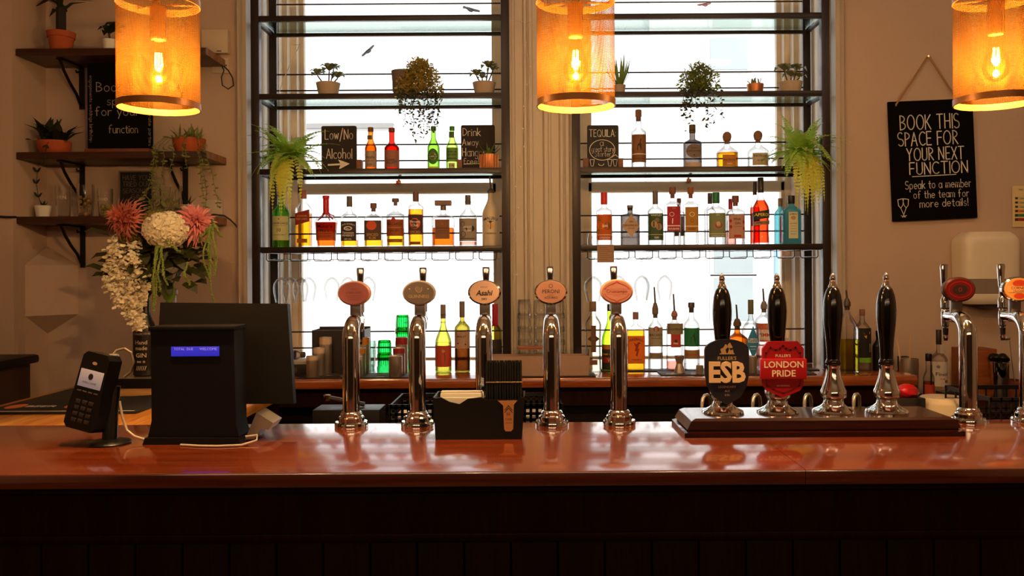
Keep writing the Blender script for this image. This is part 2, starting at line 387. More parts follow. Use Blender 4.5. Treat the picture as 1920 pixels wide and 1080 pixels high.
def chalk(mb, st, x0, x1, zb, cap, y, w, slant=0, jit=.02):
    pls, W = strokes(st); k = (x1-x0)/W
    for pl in pls:
        jx, jz = random.uniform(-jit, jit)*cap, random.uniform(-jit, jit)*cap
        poly_stroke(mb, [(x0+px*k+slant*pz*cap+jx, zb+pz*cap+jz) for px, pz in pl], w, y)

# ================================================================== SETTING
YW = 3.85                                   # wall plane; the windows sit in 0.5 m deep reveals
WIN = [(-1.262, -0.107, -1.164, -0.206), (0.200, 1.345, 0.301, 1.248)]     # opening x0,x1, glass x0,x1
struct('floor', M().box(-3.2, 3.2, -2.8, 4.4, -.05, 0), wood('floor_boards', '24120a', '3a2010', .5, 0, (14, 1, 1)))
struct('ceiling', M().box(-3.2, 3.2, -2.8, 4.4, 3.2, 3.25), plaster('ceiling_paint', 'b8aa9c'))
mb = M()
mb.box(-2.17, WIN[0][0], YW, 4.36, 0, 3.2).box(WIN[0][1], WIN[1][0], YW, 4.36, 0, 3.2).box(WIN[1][1], 3.2, YW, 4.36, 0, 3.2)
for o in WIN: mb.box(o[0], o[1], YW, 4.36, 0, 1.06).box(o[0], o[1], YW, 4.36, 3.1, 3.2)
struct('wall_back', mb, WALL)
struct('wall_left', M().box(-3.25, -3.2, -2.8, 3.6, 0, 3.2).box(-3.2, -2.17, 3.6, 4.36, 0, 3.2), WALL)
struct('wall_right', M().box(3.2, 3.25, -2.8, 4.36, 0, 3.2), WALL)
struct('wall_front', M().box(-3.2, 3.2, -2.85, -2.8, 0, 3.2), pbr('4a3428', .8, name='dark_room_paint'))
# casings: stepped mouldings, extruded upwards
def casing(name, prof, z0=1.10, z1=3.2):
    mb = M(); mb.prism(prof, z0, z1, 'z'); o = struct(name, mb, CASING); return o
casing('trim_1', [(-1.318, 3.85), (-1.318, 3.836), (-1.306, 3.822), (-1.296, 3.836), (-1.288, 3.836), (-1.280, 3.812), (-1.262, 3.806), (-1.255, 3.85)])
casing('trim_2', [(1.335, 3.85), (1.340, 3.806), (1.358, 3.812), (1.364, 3.836), (1.372, 3.836), (1.382, 3.822), (1.392, 3.836), (1.392, 3.85)])
pr = [(-.115, 3.85)]; x = -.112
for wd, d in [(.012, .03), (.010, .045), (.014, .03), (.040, .036), (.012, .052), (.010, .04), (.016, .056), (.05, .044), (.018, .06), (.012, .044), (.04, .036), (.014, .05), (.010, .034), (.016, .046), (.020, .03)]:
    pr += [(x, 3.85-d), (x+wd*.85, 3.85-d)]; x += wd
pr += [(.205, 3.85)]
casing('trim_3', pr)
# sash windows
for i, (x0, x1, g0, g1) in enumerate(WIN):
    mb = M()
    for sx, a, b in ((1, x0, g0), (-1, x1, g1)):                # panelled jamb linings and sash boxes
        q = lambda u: a+sx*u
        mb.prism([(q(0), 3.86), (q(.012), 3.86), (q(.012), 3.93), (q(.004), 3.94), (q(.004), 4.10), (q(.014), 4.11), (q(.014), 4.19), (q(.03), 4.2), (q(.03), 4.26),
                  (q(.05), 4.27), (q(.05), 4.33), (b-sx*.02, 4.34), (b-sx*.02, 4.45), (q(0), 4.45)][::sx], 1.08, 3.1, 'z')
    mb.box(x0, x1, 3.86, 4.45, 3.06, 3.1).box(x0, x1, 4.3, 4.45, 1.0, 1.06)
    root = struct('window_%d' % (i+1), mb, CREAM)
    m2 = M().box(g0-.03, g0, 4.40, 4.44, 1.95, 3.06).box(g1, g1+.03, 4.40, 4.44, 1.95, 3.06).box(g0-.03, g1+.03, 4.40, 4.44, 1.945, 1.985)
    m2.build('upper_sash', CREAM, root)
    m2 = M().box(g0-.03, g0-.005, 4.35, 4.39, 1.06, 1.99).box(g1+.005, g1+.03, 4.35, 4.39, 1.06, 1.99)
    m2.box(g0-.03, g1+.03, 4.35, 4.39, 1.935, 1.99, .006).box(g0-.03, g1+.03, 4.35, 4.39, 1.06, 1.108, .006)
    m2.build('lower_sash', CREAM, root)
    M().box(g0, g1, 4.418, 4.422, 1.985, 3.06).build('upper_pane', G_PANE, root)
    M().box(g0, g1, 4.368, 4.372, 1.108, 1.94).build('lower_pane', G_PANE, root)
    mx = (g0+g1)/2+.01
    M().box(mx-.012, mx+.012, 4.33, 4.36, 1.985, 2.0).tube([(mx, 4.35, 1.995), (mx, 4.34, 2.02), (mx+.012, 4.33, 2.028)], .006, 8).build('sash_catch', BRASS, root)

# ------------------------------------------------------------------ outside
WHITEW = pbr('f3f3f2', .9, var=.03, scale=2, name='white_render')
GREYW = pbr('9aa4a6', .3, var=.1, scale=4, name='grey_outside_glass')
b1 = thing('neighbouring_building', 'low white painted boarded building seen through the windows across the yard', 'building', (0, 9, -1))
mb = M().box(-9, 1.19, 0, .3, 0, 4.06); random.seed(3); mb.mi = 1
for k in range(17):
    z = 2.0+k*.125; x = -6
    while x < 1.1:
        l = min(1.15-x, random.uniform(.3, 1.6))
        if random.random() < .5: mb.box(x, x+l, -.006, .001, z, z+.012)
        x += l+random.uniform(.1, 1.5)
mb.build('wall', [WHITEW, pbr('b9bab8', .9, name='board_gap_grey')], b1)
M().box(-9, -1.45, -.05, .1, 4.03, 4.08).build('coping', pbr('8c8a88', .8), b1)
b2 = thing('tall_neighbouring_building', 'taller white building with small grey windows seen through the right window', 'building', (0, 8.9, -1))
M().box(1.2, 9, -.1, .1, 0, 8).build('wall', WHITEW, b2)
for (xa, xb, ya, yb) in ((1330, 1400, 72, 132), (1338, 1410, 460, 512), (1338, 1410, 520, 600)):
    p0, p1 = P(xa, yb, 8.8), P(xb, ya, 8.8)
    f = M().box(p0.x-.04, p1.x+.04, -.13, -.11, p0.z+.97, p1.z+1.03).build('window', pbr('dfe2e2', .6), b2)
    M().box(p0.x, p1.x, -.14, -.131, p0.z+1, p1.z+1).build('pane', GREYW, f)
tag(M().tube([P(1457, 470, 8.6), (P(1457, 640, 8.6).x, 8.6, -1)], .035, 10).build('drain_pipe', pbr('8fb2d6', .5)), 'pale blue pipe standing against the white building outside', 'pipe')
tag(M().box(-20, 20, 4.5, 40, -1.1, -1).build('ground_outside', pbr('d8d6d2', .9)), 'pale paved ground outside the windows', 'ground')['kind'] = 'structure'
def bird(px, py, L, tilt, label, m):
    mb = M().ball((0, 0, 0), .045*L, 10, 6, (1.6, .7, .7))
    for s in (-1, 1):
        mb.add([(-.05*L, 0, 0), (.05*L, 0, 0), (.02*L+s*.16*L, .05, s*.04*L+.02), (-.03*L+s*.16*L, .05, s*.04*L+.02), (-.05*L, 0, .02), (.05*L, 0, .02), (.02*L+s*.16*L, .05, s*.04*L+.035), (-.03*L+s*.16*L, .05, s*.04*L+.035)],
               [(0, 1, 2, 3), (7, 6, 5, 4), (0, 4, 5, 1), (1, 5, 6, 2), (2, 6, 7, 3), (3, 7, 4, 0)])
    mb.add([(-.06*L, 0, 0), (-.15*L, 0, .03*L), (-.15*L, 0, -.04*L), (-.06*L, .03, .01)], [(0, 1, 2), (0, 3, 1), (0, 2, 3), (1, 3, 2)])
    o = tag(mb.build('bird', m), label, 'bird'); o.location = P(px, py, 8.4); o.rotation_euler = (0, tilt, 0)
BM = pbr('2a2422', .8)
bird(691, 97, .42, -.5, 'small dark bird flying outside the left window, above the succulents', BM)
bird(881, 19, .46, .5, 'small dark bird flying at the top right of the left window', BM)
bird(1322, 10, .36, .1, 'small reddish bird at the top of the right window', pbr('6a3a34', .8))

# ================================================================== BAR COUNTER
H = 1.10
bar = thing('bar_counter', 'long polished red-brown wooden bar counter with dark panelled front', 'bar counter', (0, 0, 0))
def nosed(x0, x1, y0, y1, z0, z1, r=.004):
    pts = [(y0+r, z1), (y0+r*.3, z1-r*.3), (y0, z1-r), (y0, z0+r), (y0+r*.3, z0+r*.3), (y0+r, z0), (y1, z0), (y1, z1)]
    return M().prism(pts, x0, x1, 'x')
nosed(-1.82, .6025, 1.92, 2.535, 1.066, H).build('counter_top', COUNTER, bar)
nosed(.604, 3.0, 1.92, 2.535, 1.066, H).build('counter_top', COUNTER, bar)
M().box(-1.82, -.95, 2.536, 3.42, 1.066, H, .004).build('return_top', RETURNW_LIT, bar)
M().box(-1.78, -1.0, 2.56, 3.38, 0, 1.065).build('return_panel', DARKWOOD, bar)
M().box(-1.8, 3.0, 1.985, 2.02, .94, 1.065).box(-1.8, 3.0, 1.98, 2.0, .925, .945, .004).box(-1.8, 3.0, 1.955, 1.99, 1.045, 1.066, .006).build('front_rail', DARKWOOD, bar)
mb = M(); x = -1.8
while x < 3.0: mb.box(x+.002, min(3.0, x+.107), 2.0, 2.03, .02, .93, .003); x += .109
mb.build('front_panel', DARKWOOD, bar)
M().box(-.94, 3.0, 2.36, 2.52, .2, 1.06).box(-.94, 3.0, 2.54, 3.02, .93, .96).build('service_shelf', pbr('191413', .4, name='dark_steel'), bar)

# ================================================================== BACK BAR
bb = thing('back_bar', 'wooden back bar worktop below the windows with dark cabinet under it', 'back bar', (0, 0, 0))
WX1 = 1.586
nosed(-1.45, WX1, 3.567, 3.846, 1.058, H, .008).build('worktop', WORKTOP, bb)
for o in WIN: M().box(o[0]+.016, o[1]-.016, 3.847, 4.31, 1.065, H).build('window_ledge', WORKTOP, bb)
M().box(-1.40, WX1-.04, 3.60, 3.63, .98, 1.056).build('apron', DARKWOOD, bb)
mb = M().box(-1.40, WX1-.06, 3.66, 3.84, .05, .975)
mb.build('cabinet', pbr('150c09', .4, name='dark_cabinet'), bb)
p = P(1270, 753, 3.6); M().box(p.x-.14, p.x+.15, 3.63, 3.655, p.z-.011, p.z+.013).build('drawer_edge', BASEWOOD, bb)
# low side shelf at the right end
sh = thing('side_shelf', 'dark low shelf right of the back bar crowded with bottles and cups', 'shelf', (0, 0, 0))
SZ = .985
M().box(1.595, 2.95, 3.32, 3.845, SZ-.03, SZ).build('board', DARKWOOD, sh)
M().box(1.60, 2.9, 3.36, 3.84, 0, SZ-.031).build('panel', DARKWOOD, sh)
lg = thing('wall_ledge', 'black rounded ledge at far left against the wall', 'ledge', (-2.2, 3.4, 0))
p = P(0, 681, 3.4)
M().box(-.6, .145, -.19, .19, p.z-.018, p.z+.018, .014).build('top', BLACK, lg)
M().box(-.6, .12, -.14, .16, 0, p.z-.019).build('panel', pbr('3a2214', .6), lg)

# ================================================================== WINDOW SHELF RACKS
RZ = [2.660, 2.317, 1.986, 1.643]
RX = [(-1.236, -.101), (.174, 1.309)]
RODS = [9, 140, 170, 272, 302, 407, 438, 621, 651]
def zrod(y): return CAMZ+(505-(y-1.7))*4.075/F
for i, (x0, x1) in enumerate(RX):
    r = thing('shelf_rack', ['dark metal rack with glass shelves in front of the left window', 'dark metal rack with glass shelves in front of the right window'][i], 'shelf rack', ((x0+x1)/2, 3.8, H), group=None)
    c = (x0+x1)/2; h = (x1-x0)/2
    for sx in (-1, 1):
        a, b = sorted((sx*h, sx*(h-.036)))
        M().box(a, b, -.012, .024, .002, 2.0, .002).build('upright', RACKM, r)
        M().box(a, b, .25, .275, .002, 2.0, .002).build('upright', RACKM, r)
    for z in RZ:
        zz = z-H
        M().box(-h+.036, h-.036, -.010, .012, zz-.012, zz+.012, .002).build('front_rail', RACKM, r)
        M().box(-h+.036, h-.036, .255, .272, zz-.008, zz+.008, .002).build('rear_rail', RACKM, r)
        for sx in (-1, 1): M().box(sx*(h-.012)-.008, sx*(h-.012)+.008, .024, .25, zz-.008, zz+.008, .002).build('side_rail', RACKM, r)
        M().box(-h+.03, h-.03, .013, .254, zz+.003, zz+.011).build('glass_shelf', G_SHELF, r)
    for y in RODS:
        z = zrod(y)-H
        M().tube([(-h+.03, .262, z), (h-.03, .262, z)], .0036, 8).build('rod', RACKM, r)
    # wire channels for stemware under the lowest shelf
    g = thing('glass_hanger', ['wire stemware hanger under the lowest shelf of the left rack', 'wire stemware hanger under the lowest shelf of the right rack'][i], 'glass rack', (0, 3.8, 1.63))
    st = (500, 1102)[i]
    for k in range(10):
        xa, xb = (st+k*44.3-CX)*3.8/F, (st+k*44.3+33-CX)*3.8/F
        mb = M()
        mb.tube([(xa, .25, .0), (xa, .0, .0), (xa, -.002, -.03), (xa+.006, -.002, -.037), (xb-.006, -.002, -.037), (xb, -.002, -.03), (xb, 0, 0), (xb, .25, 0)], .0021, 6)
        mb.tube([(xa, .0, -.030), (xa, .25, -.030)], .0018, 6).tube([(xb, .0, -.030), (xb, .25, -.030)], .0018, 6)
        mb.build('wire_channel', RACKM, g)
    M().tube([(x0+.04, -.002, 0), (x1-.04, -.002, 0)], .002, 6).tube([(x0+.04, .25, 0), (x1-.04, .25, 0)], .002, 6).build('cross_wire', RACKM, g)

# string of fairy lights on the pale pillar between the windows
random.seed(11)
fl = thing('fairy_light_string', 'thin wire of tiny fairy lights hanging on the pillar between the windows', 'fairy lights', (0, 0, 0))
ctrl = [(955, 38), (985, 42), (993, 40), (984, 70), (990, 110), (998, 140), (986, 165), (982, 200), (978, 235), (986, 260), (976, 290), (976, 320), (966, 350), (975, 380), (962, 420), (968, 450), (960, 480), (968, 515), (958, 545)]
pts = []
for j in range(len(ctrl)-1):
    for t in range(4):
        f = t/4; px = ctrl[j][0]*(1-f)+ctrl[j+1][0]*f+random.uniform(-1, 1); py = ctrl[j][1]*(1-f)+ctrl[j+1][1]*f
        pts.append(P(px, py, 3.786))
M().tube(pts, .0011, 5).build('wire', pbr('d8c8b0', .4), fl)
for p in pts[3::5]: M().ball(p, .0042, 8, 5).build('bulb', pbr('f2e6d0', .2), fl)
pts = [P(x, y, 4.02) for x, y in ((524, 172), (533, 146), (541, 128), (549, 112), (558, 92), (565, 78), (560, 84), (548, 84))]
tag(M().tube(pts, .002, 6).build('cable', pbr('e2d6c2', .5)), 'pale thin cable draped down the left window reveal', 'cable')

# ================================================================== PENDANT LAMPS
SHADE = perforated('perforated_amber_metal', '452b0c')
BAND = pbr('a86a2a', .4, .3, name='amber_band')
FIL = emis('lamp_filament', 'ffb040', 60)
BULBG = thin('bulb_glass', 'fff2d0', 'e0a040', power=2.5)
def pendant(x, y, label):
    r = thing('pendant_lamp', label, 'pendant lamp', (x, y, 1.955), group=None)
    M().lathe([(.097, .012), (.097, .262)], 96, False).build('shade', SHADE, r)
    M().lathe([(.0985, 0), (.0985, .016), (.0955, .016), (.0955, 0), (.0985, 0)], 64, False).build('rim', BAND, r)
    M().lathe([(.0985, .258), (.0985, .276), (.0955, .276), (.0955, .258), (.0985, .258)], 64, False).build('rim', BAND, r)
    mb = M()
    for k in range(3):
        a = k*2*PI/3+.4; mb.tube([(.018*math.cos(a), .018*math.sin(a), .262), (.096*math.cos(a), .096*math.sin(a), .268)], .003, 6)
    mb.build('spider', BAND, r)
    M().lathe([(.004, .285), (.008, .262), (.0195, .255), (.0195, .178), (.017, .172), (.0, .172)][::-1], 24).build('socket', pbr('b06a22', .35, .4, name='lamp_socket'), r)
    b = M().lathe([(.013, .176), (.014, .165), (.020, .140), (.028, .112), (.031, .094), (.029, .078), (.020, .064), (.008, .058), (.001, .057)][::-1], 28, False).build('bulb', BULBG, r)
    mb = M()
    for k in range(4):
        a = k*PI/2+.5; mb.tube([(.006*math.cos(a), .006*math.sin(a), .140), (.008*math.cos(a), .008*math.sin(a), .112)], .0022, 6)
    mb.build('filament', FIL, b)
    M().tube([(0, 0, .28), (0, 0, 1.24)], .004, 8).build('cord', pbr('5a4432', .6), r)
    l = light('lamp_light', 'POINT', (0, 0, .112), LAMP_W, (1.0, .60, .25), shadow_soft_size=.012); l.parent = r
YL = 2.15
for px, lb in ((298, 'left pendant lamp with perforated amber shade, over the card terminal'), (1080, 'middle pendant lamp with perforated amber shade, in front of the pillar'), (1868, 'right pendant lamp with perforated amber shade, before the hanging chalkboard')):
    p = P(px, 200, YL); pendant(p.x, YL, lb)

# ================================================================== BEER FONTS
flat = lambda y: (lambda x: y)
BADGE_RIM = pbr('c8b8a8', .18, 1, name='badge_rim')
def font_tap(px, py, label, face, rim, decor):
    p = P(px, py, 2.48)
    r = thing('beer_font', label, 'beer tap', (p.x, 2.48, H))
    M().lathe([(.047, 0), (.0475, .004), (.0475, .013), (.045, .017), (.037, .018), (.037, .028), (.034, .032), (.030, .033), (.031, .038), (.028, .044), (.0245, .046)], 40).build('base', CHROME, r)
    pts = [(0, 0, .046), (0, 0, .12), (0, 0, .2), (0, 0, .25)]+[(0, .058-.058*math.cos(t), .25+.052*math.sin(t)) for t in [PI*k/16 for k in range(1, 8)]]+[(0, .06, .302), (0, .10, .302), (0, .118, .302)]
    M().tube(pts, [.0245]*4+[.0245-.0006*k for k in range(7)]+[.019, .017, .017], 28).build('column', CHROME, r)
    M().lathe([(.006, .232), (.0075, .236), (.0075, .268), (.011, .272), (.0125, .29), (.0125, .312), (.010, .316), (.010, .322), (.0135, .326), (.0135, .338), (.0135, .352), (.009, .36), (.0, .362)], 24, c=(0, .135, 0)).build('tap_body', CHROME, r)
    M().lathe([(.0055, .228), (.0072, .238), (.0085, .266), (.0, .266)], 18, c=(0, .135, -.002)).build('nozzle', pbr('3a3432', .3, .6), r)
    M().loft([(.005, .005, .36, 2), (.006, .006, .385, 2), (.0078, .0065, .392, 3), (.0115, .0075, .45, 3.5), (.0105, .006, .458, 3)], 20, c=(0, .143, 0)).build('lever', CHROME, r)
    M().box(-.0155, .0155, .062, .078, .29, .36, .002).build('bracket', pbr('8a7d74', .3, .9, name='bracket_metal'), r)
    b = thing_part('badge', r)
    rx, rz, zc = .0485, .0365, .383
    def ell(k, y0, y1, bev=0):
        n = 44; m = M(); vs = []; fs = []
        for (s, y) in ((1, y1), (1, y0+bev), (1-bev/.04, y0)):
            for i in range(n): t = 2*PI*i/n; vs.append((rx*k*s*math.cos(t), y, zc+rz*k*s*math.sin(t)))
        for j in range(2):
            for i in range(n): a, c = j*n+i, j*n+(i+1) % n; fs.append((a, c, c+n, a+n))
        fs += [list(range(n)), [2*n+i for i in range(n)][::-1]]
        return m.add(vs, [f[::-1] for f in fs])
    ell(1, .046, .062, .004).build('badge', rim, r)
    o = ell(.9, .0440, .0462, .0012).build('badge_face', face, r)
    mb = M(); mats = decor(mb, .0434, zc)
    if mats: mb.build('badge_print', mats, o)
    return r
def thing_part(*a): return None
def pr_(mb, mi): mb.mi = mi; return mb
INK = pbr('2e2422', .6, name='ink'); GOLD = pbr('e2c48c', .5, name='pale_gold_print'); REDINK = pbr('a8362c', .6, name='red_print')
def d_plain(mb, y, z):
    f = flat(y)
    mb.text('AMBER LAGER', 0, z+.002, .045, .006, f); mb.text('PREMIUM', 0, z+.012, .02, .003, f)
    for k in (-.008, -.013, -.019): mb.rect(-.026+abs(k)*.5, .026-abs(k)*.5, z+k, z+k+.0007, f)
    return [pbr('8a3c34', .6)]
def d_guin(mb, y, z):
    f = flat(y); mb.text('GUINNESS', 0, z-.010, .066, .0095, f, .01)
    mb.ring(0, z+.012, .010, .011, .0016, f, 16, 150, 390)
    for k in range(5): mb.rect(-.006+k*.003, -.0052+k*.003, z+.004, z+.020-k*.0012, f)
    mb.mi = 1
    for s in (-1, 1): mb.disc(s*.027, z+.012, .0025, .002, f, 8)
    return [GOLD, WHITE]
def d_asahi(mb, y, z):
    f = flat(y); mb.text('Asahi', 0, z-.001, .056, .016, f, .03, sh=.2); mb.text('SUPER DRY', 0, z+.016, .022, .004, f); mb.text('生 ビ'[:0] or 'DRY', 0, z-.019, .018, .006, f, .03)
    return [INK]
def d_peroni(mb, y, z):
    f = flat(y); mb.text('PERONI', 0, z+.002, .056, .011, f, .012); mb.text('NASTRO', 0, z-.009, .022, .0035, f); mb.text('AZZURRO', 0, z-.016, .042, .006, f, .01)
    mb.ring(0, z+.018, .006, .006, .0014, f, 18)
    return [INK]
def d_cruz(mb, y, z):
    f = flat(y); mb.mi = 1
    for s in (-1, 1):
        mb.add([(0, y, z+s*.033), (s*.012, y, z+s*.022), (0, y, z+s*.027), (-s*.012, y, z+s*.022)], [(0, 1, 2, 3)])
        mb.ring(s*.004, z, .042, .026, .002, f, 20, 105 if s > 0 else 15, 165 if s > 0 else 75)
        mb.ring(s*.004, z, .042, .026, .002, f, 20, 195 if s > 0 else 285, 255 if s > 0 else 345)
    mb.text('SEVILLA', 0, z-.011, .026, .004, f)
    mb.rect(-.041, .041, z+.0075, z+.0082, f).rect(-.041, .041, z-.0075, z-.0068, f)
    mb.mi = 0; mb.text('Cruzcampo', 0, z, .078, .0125, f, .014)
    return [pbr('7a1c14', .6), REDINK]
def d_dark(mb, y, z):
    f = flat(y); mb.disc(0, z, .022, .014, f); mb.mi = 1; mb.ring(0, z, .034, .024, .002, flat(y-.0002)); mb.ring(0, z, .005, .006, .0015, flat(y-.0003), 12)
    return [pbr('1c0808', .5), pbr('8a1614', .4)]
def d_corn(mb, y, z):
    f = flat(y); mb.mi = 1; mb.disc(0, z+.017, .020, .010, f, 16); mb.disc(0, z-.020, .017, .008, f, 16)
    mb.mi = 2; mb.rect(-.034, .034, z-.009, z+.009, flat(y-.0002))
    mb.mi = 0; g = flat(y-.0004); mb.text('CORNISH', 0, z+.0035, .060, .0085, g, .02); mb.text('ORCHARDS', 0, z-.0055, .05, .0052, g, .02); mb.text('GOLD CIDER', 0, z-.012, .03, .0022, g)
    return [pbr('4a2014', .6), pbr('c8401c', .5), pbr('f0a866', .5)]
TAN = pbr('b8988a', .45, name='tan_badge'); SAL = pbr('b06866', .45, name='salmon_badge')
font_tap(659, 796, 'beer tap with plain salmon oval badge, first on the left', SAL, pbr('d8a488', .3), d_plain)
font_tap(783, 795.5, 'beer tap with grey oval badge showing a harp', pbr('86786e', .4, name='grey_badge'), pbr('c8bcae', .3), d_guin)
font_tap(908, 795, 'beer tap with chrome-rimmed pale badge in black italic lettering, behind the straws', TAN, CHROME, d_asahi)
font_tap(1035, 794.5, 'beer tap with chrome-rimmed copper badge, in front of the stacked glasses', pbr('9c7062', .4, name='copper_badge'), CHROME, d_peroni)
font_tap(1161, 794, 'beer tap with salmon oval badge lettered in red', pbr('ac766c', .45, name='salmon_badge'), pbr('c89a84', .3), d_cruz)
font_tap(1816, 783, 'beer tap with dark red oval badge, right of the hand pumps', pbr('520a0a', .35, name='dark_red_badge'), pbr('4a2a26', .3, .5), d_dark)
font_tap(1929, 782, 'beer tap with orange oval badge at the right edge', pbr('e09a58', .4, name='orange_badge'), CHROME, d_corn)

# ================================================================== HAND PUMPS
blk = thing('pump_block', 'dark moulded wooden plinth carrying the four hand pumps', 'plinth', (P(1523, 790, 2.39).x, 2.39, H))
w1, w2 = .372, .335
mb = M()
def frus(z0, z1, a, b, c, d, y0, y1, yy0, yy1):
    mb.add([(-a, y0, z0), (a, y0, z0), (a, y1, z0), (-a, y1, z0), (-b, yy0, z1), (b, yy0, z1), (b, yy1, z1), (-b, yy1, z1)],
           [(3, 2, 1, 0), (4, 5, 6, 7), (0, 1, 5, 4), (1, 2, 6, 5), (2, 3, 7, 6), (3, 0, 4, 7)])
frus(0, .013, .372, .372, 0, 0, -.105, .11, -.105, .11); frus(.013, .017, .372, .362, 0, 0, -.105, .11, -.095, .1); frus(.017, .021, .360, .360, 0, 0, -.093, .1, -.093, .1); frus(.021, .043, .364, .352, 0, 0, -.099, .104, -.096, .1); frus(.043, .049, .352, .340, 0, 0, -.096, .1, -.088, .092)
mb.build('plinth', BASEWOOD, blk)
BZ = H+.049
def shield_esb(r):
    pts = [(-.060, .045)]+[(.060*math.sin(t), .045+.030*math.cos(t)*1.0) for t in [math.radians(a) for a in range(-75, 76, 15)]]+[(.060, .045), (.0595, -.02), (.052, -.055), (.036, -.082), (.0, -.104), (-.036, -.082), (-.052, -.055), (-.0595, -.02)]
    c = M().prism(pts, -.058, -.046, 'y').build('pump_clip', pbr('20202c', .35, name='navy_clip'), r); c.location = (0, 0, .134)
    mb = M(); y = -.0585; f = flat(y)
    mb.text("FULLER'S", 0, .0235, .064, .0095, f)
    mb.text('SPECIAL', 0, -.042, .03, .0035, f); mb.text('LEGENDARY', 0, -.054, .062, .006, f); mb.text('ALE', 0, -.065, .03, .0055, f); mb.text('5.5%', 0, -.076, .026, .005, f)
    mb.mi = 1; mb.rect(-.02, .02, .034, .037, f)
    mb.add([(-.015, y, .037), (-.002, y, .037), (-.004, y, .047), (.004, y, .055), (-.004, y, .062), (-.010, y, .052), (-.018, y, .048)], [list(range(7))])
    mb.add([(.002, y, .037), (.018, y, .037), (.016, y, .047), (.010, y, .044), (.006, y, .05)], [list(range(5))])
    mb.add([(.004, y, .05), (.016, y, .052), (.008, y, .066), (.002, y, .06)], [list(range(4))])
    mb.mi = 0
    mb.build('clip_print', [pbr('c8b090', .5), pbr('b8986a', .4, name='gold_emblem')], c)
    cu = M(); vs, fs, (x0, x1, y0, y1) = font('ESB', .035); k = .098/(x1-x0)
    q = [((x-(x0+x1)/2)*k, (yy-(y0+y1)/2)*k*1.15-.014) for x, yy in vs]
    cu.add([(x, -.064, z) for x, z in q], fs); edges = {}
    for fa in fs:
        for a_, b_ in zip(fa, fa[1:]+fa[:1]): edges[(a_, b_)] = 1
    for (a_, b_) in edges:
        if (b_, a_) not in edges: cu.add([(q[a_][0], -.064, q[a_][1]), (q[b_][0], -.064, q[b_][1]), (q[b_][0], -.058, q[b_][1]), (q[a_][0], -.058, q[a_][1])], [(3, 2, 1, 0)])
    cu.build('raised_letters', pbr('f0d2a8', .45, name='cream_letters'), c)
def shield_lp(r):
    R1, R2, R3 = pbr('9c101c', .35, name='red_clip'), pbr('b01422', .35, name='bright_red_band'), pbr('6e0a12', .4, name='deep_red')
    pts = [(-.040, .072), (.040, .072), (.056, .052), (.056, -.046), (.045, -.062), (.016, -.074), (0, -.08), (-.016, -.074), (-.045, -.062), (-.056, -.046), (-.056, .052)]
    c = M().prism(pts[::-1], -.056, -.046, 'y').build('pump_clip', R1, r); c.location = (0, 0, .130)
    M().box(-.0625, .0625, -.062, -.05, -.030, .025, .002).build('name_band', R2, c)
    mb = M(); y = -.0625; f = flat(y)
    mb.text('LONDON', 0, .010, .106, .019, f, .022); mb.text('PRIDE', 0, -.014, .076, .018, f, .022)
    g = flat(-.0566); mb.text("FULLER'S", 0, .033, .054, .008, g, .01); mb.text('AN ORIGINAL', 0, -.048, .048, .004, g, 0)
    mb.mi = 1
    for s in (-1, 1):
        pl = [(s*.048, .030), (s*.046, .040), (s*.034, .055), (s*.02, .048), (s*.008, .052), (0, .060)]; poly_stroke(mb, pl, .005, -.0565)
        pl = [(s*.046, -.034), (s*.044, -.048), (s*.026, -.058), (0, -.068)]; poly_stroke(mb, pl, .004, -.0565)
    mb.build('clip_print', [pbr('f0e0c8', .5), R3], c)
def pump(px, py, label, clip=None):
    x = P(px, py, 2.39).x
    r = thing('hand_pump', label, 'hand pump', (x, 2.39, BZ))
    M().lathe([(.057, 0), (.0575, .003), (.055, .008), (.046, .012), (.036, .017), (.0285, .024), (.0262, .034), (.029, .040), (.0340, .043), (.0347, .047), (.0347, .060), (.033, .063), (.0315, .066), (.0265, .082), (.0215, .100), (.0190, .116), (.0186, .124), (.0200, .127), (.0200, .131), (.015, .132)], 48).build('base', CHROME, r)
    h = M().lathe([(.0185, .130), (.0205, .134), (.0208, .139), (.0195, .144), (.0172, .147), (.0178, .160), (.0182, .175), (.0200, .200), (.0230, .228), (.0258, .258), (.0266, .282), (.0255, .302), (.0220, .325), (.0170, .340), (.0120, .346)], 40).build('handle', BLACKG, r)
    M().lathe([(.0120, .345), (.0125, .349), (.0100, .354), (.0080, .358), (.0080, .362), (.0060, .365), (.0078, .368), (.0080, .373), (.0065, .379), (.0035, .384), (.0004, .387)], 24).build('finial', CHROME, r)
    M().tube([(-.018, .20, -.075), (-.018, .20, -.01), (-.014, .208, .008), (-.006, .218, .016), (.004, .228, .016), (.012, .238, .008), (.017, .246, -.012), (.018, .25, -.075)], .0055, 12).build('spout', pbr('cfc4b6', .25, .9), r)
    if clip: clip(r)
pump(1355, 773, 'hand pump with navy shield clip lettered in cream, first on the left', shield_esb)
pump(1458, 773, 'hand pump with red shield clip and white lettering', shield_lp)
pump(1563, 772, 'third hand pump from the left, black handle without a clip')
pump(1663, 771, 'rightmost hand pump, black handle without a clip')

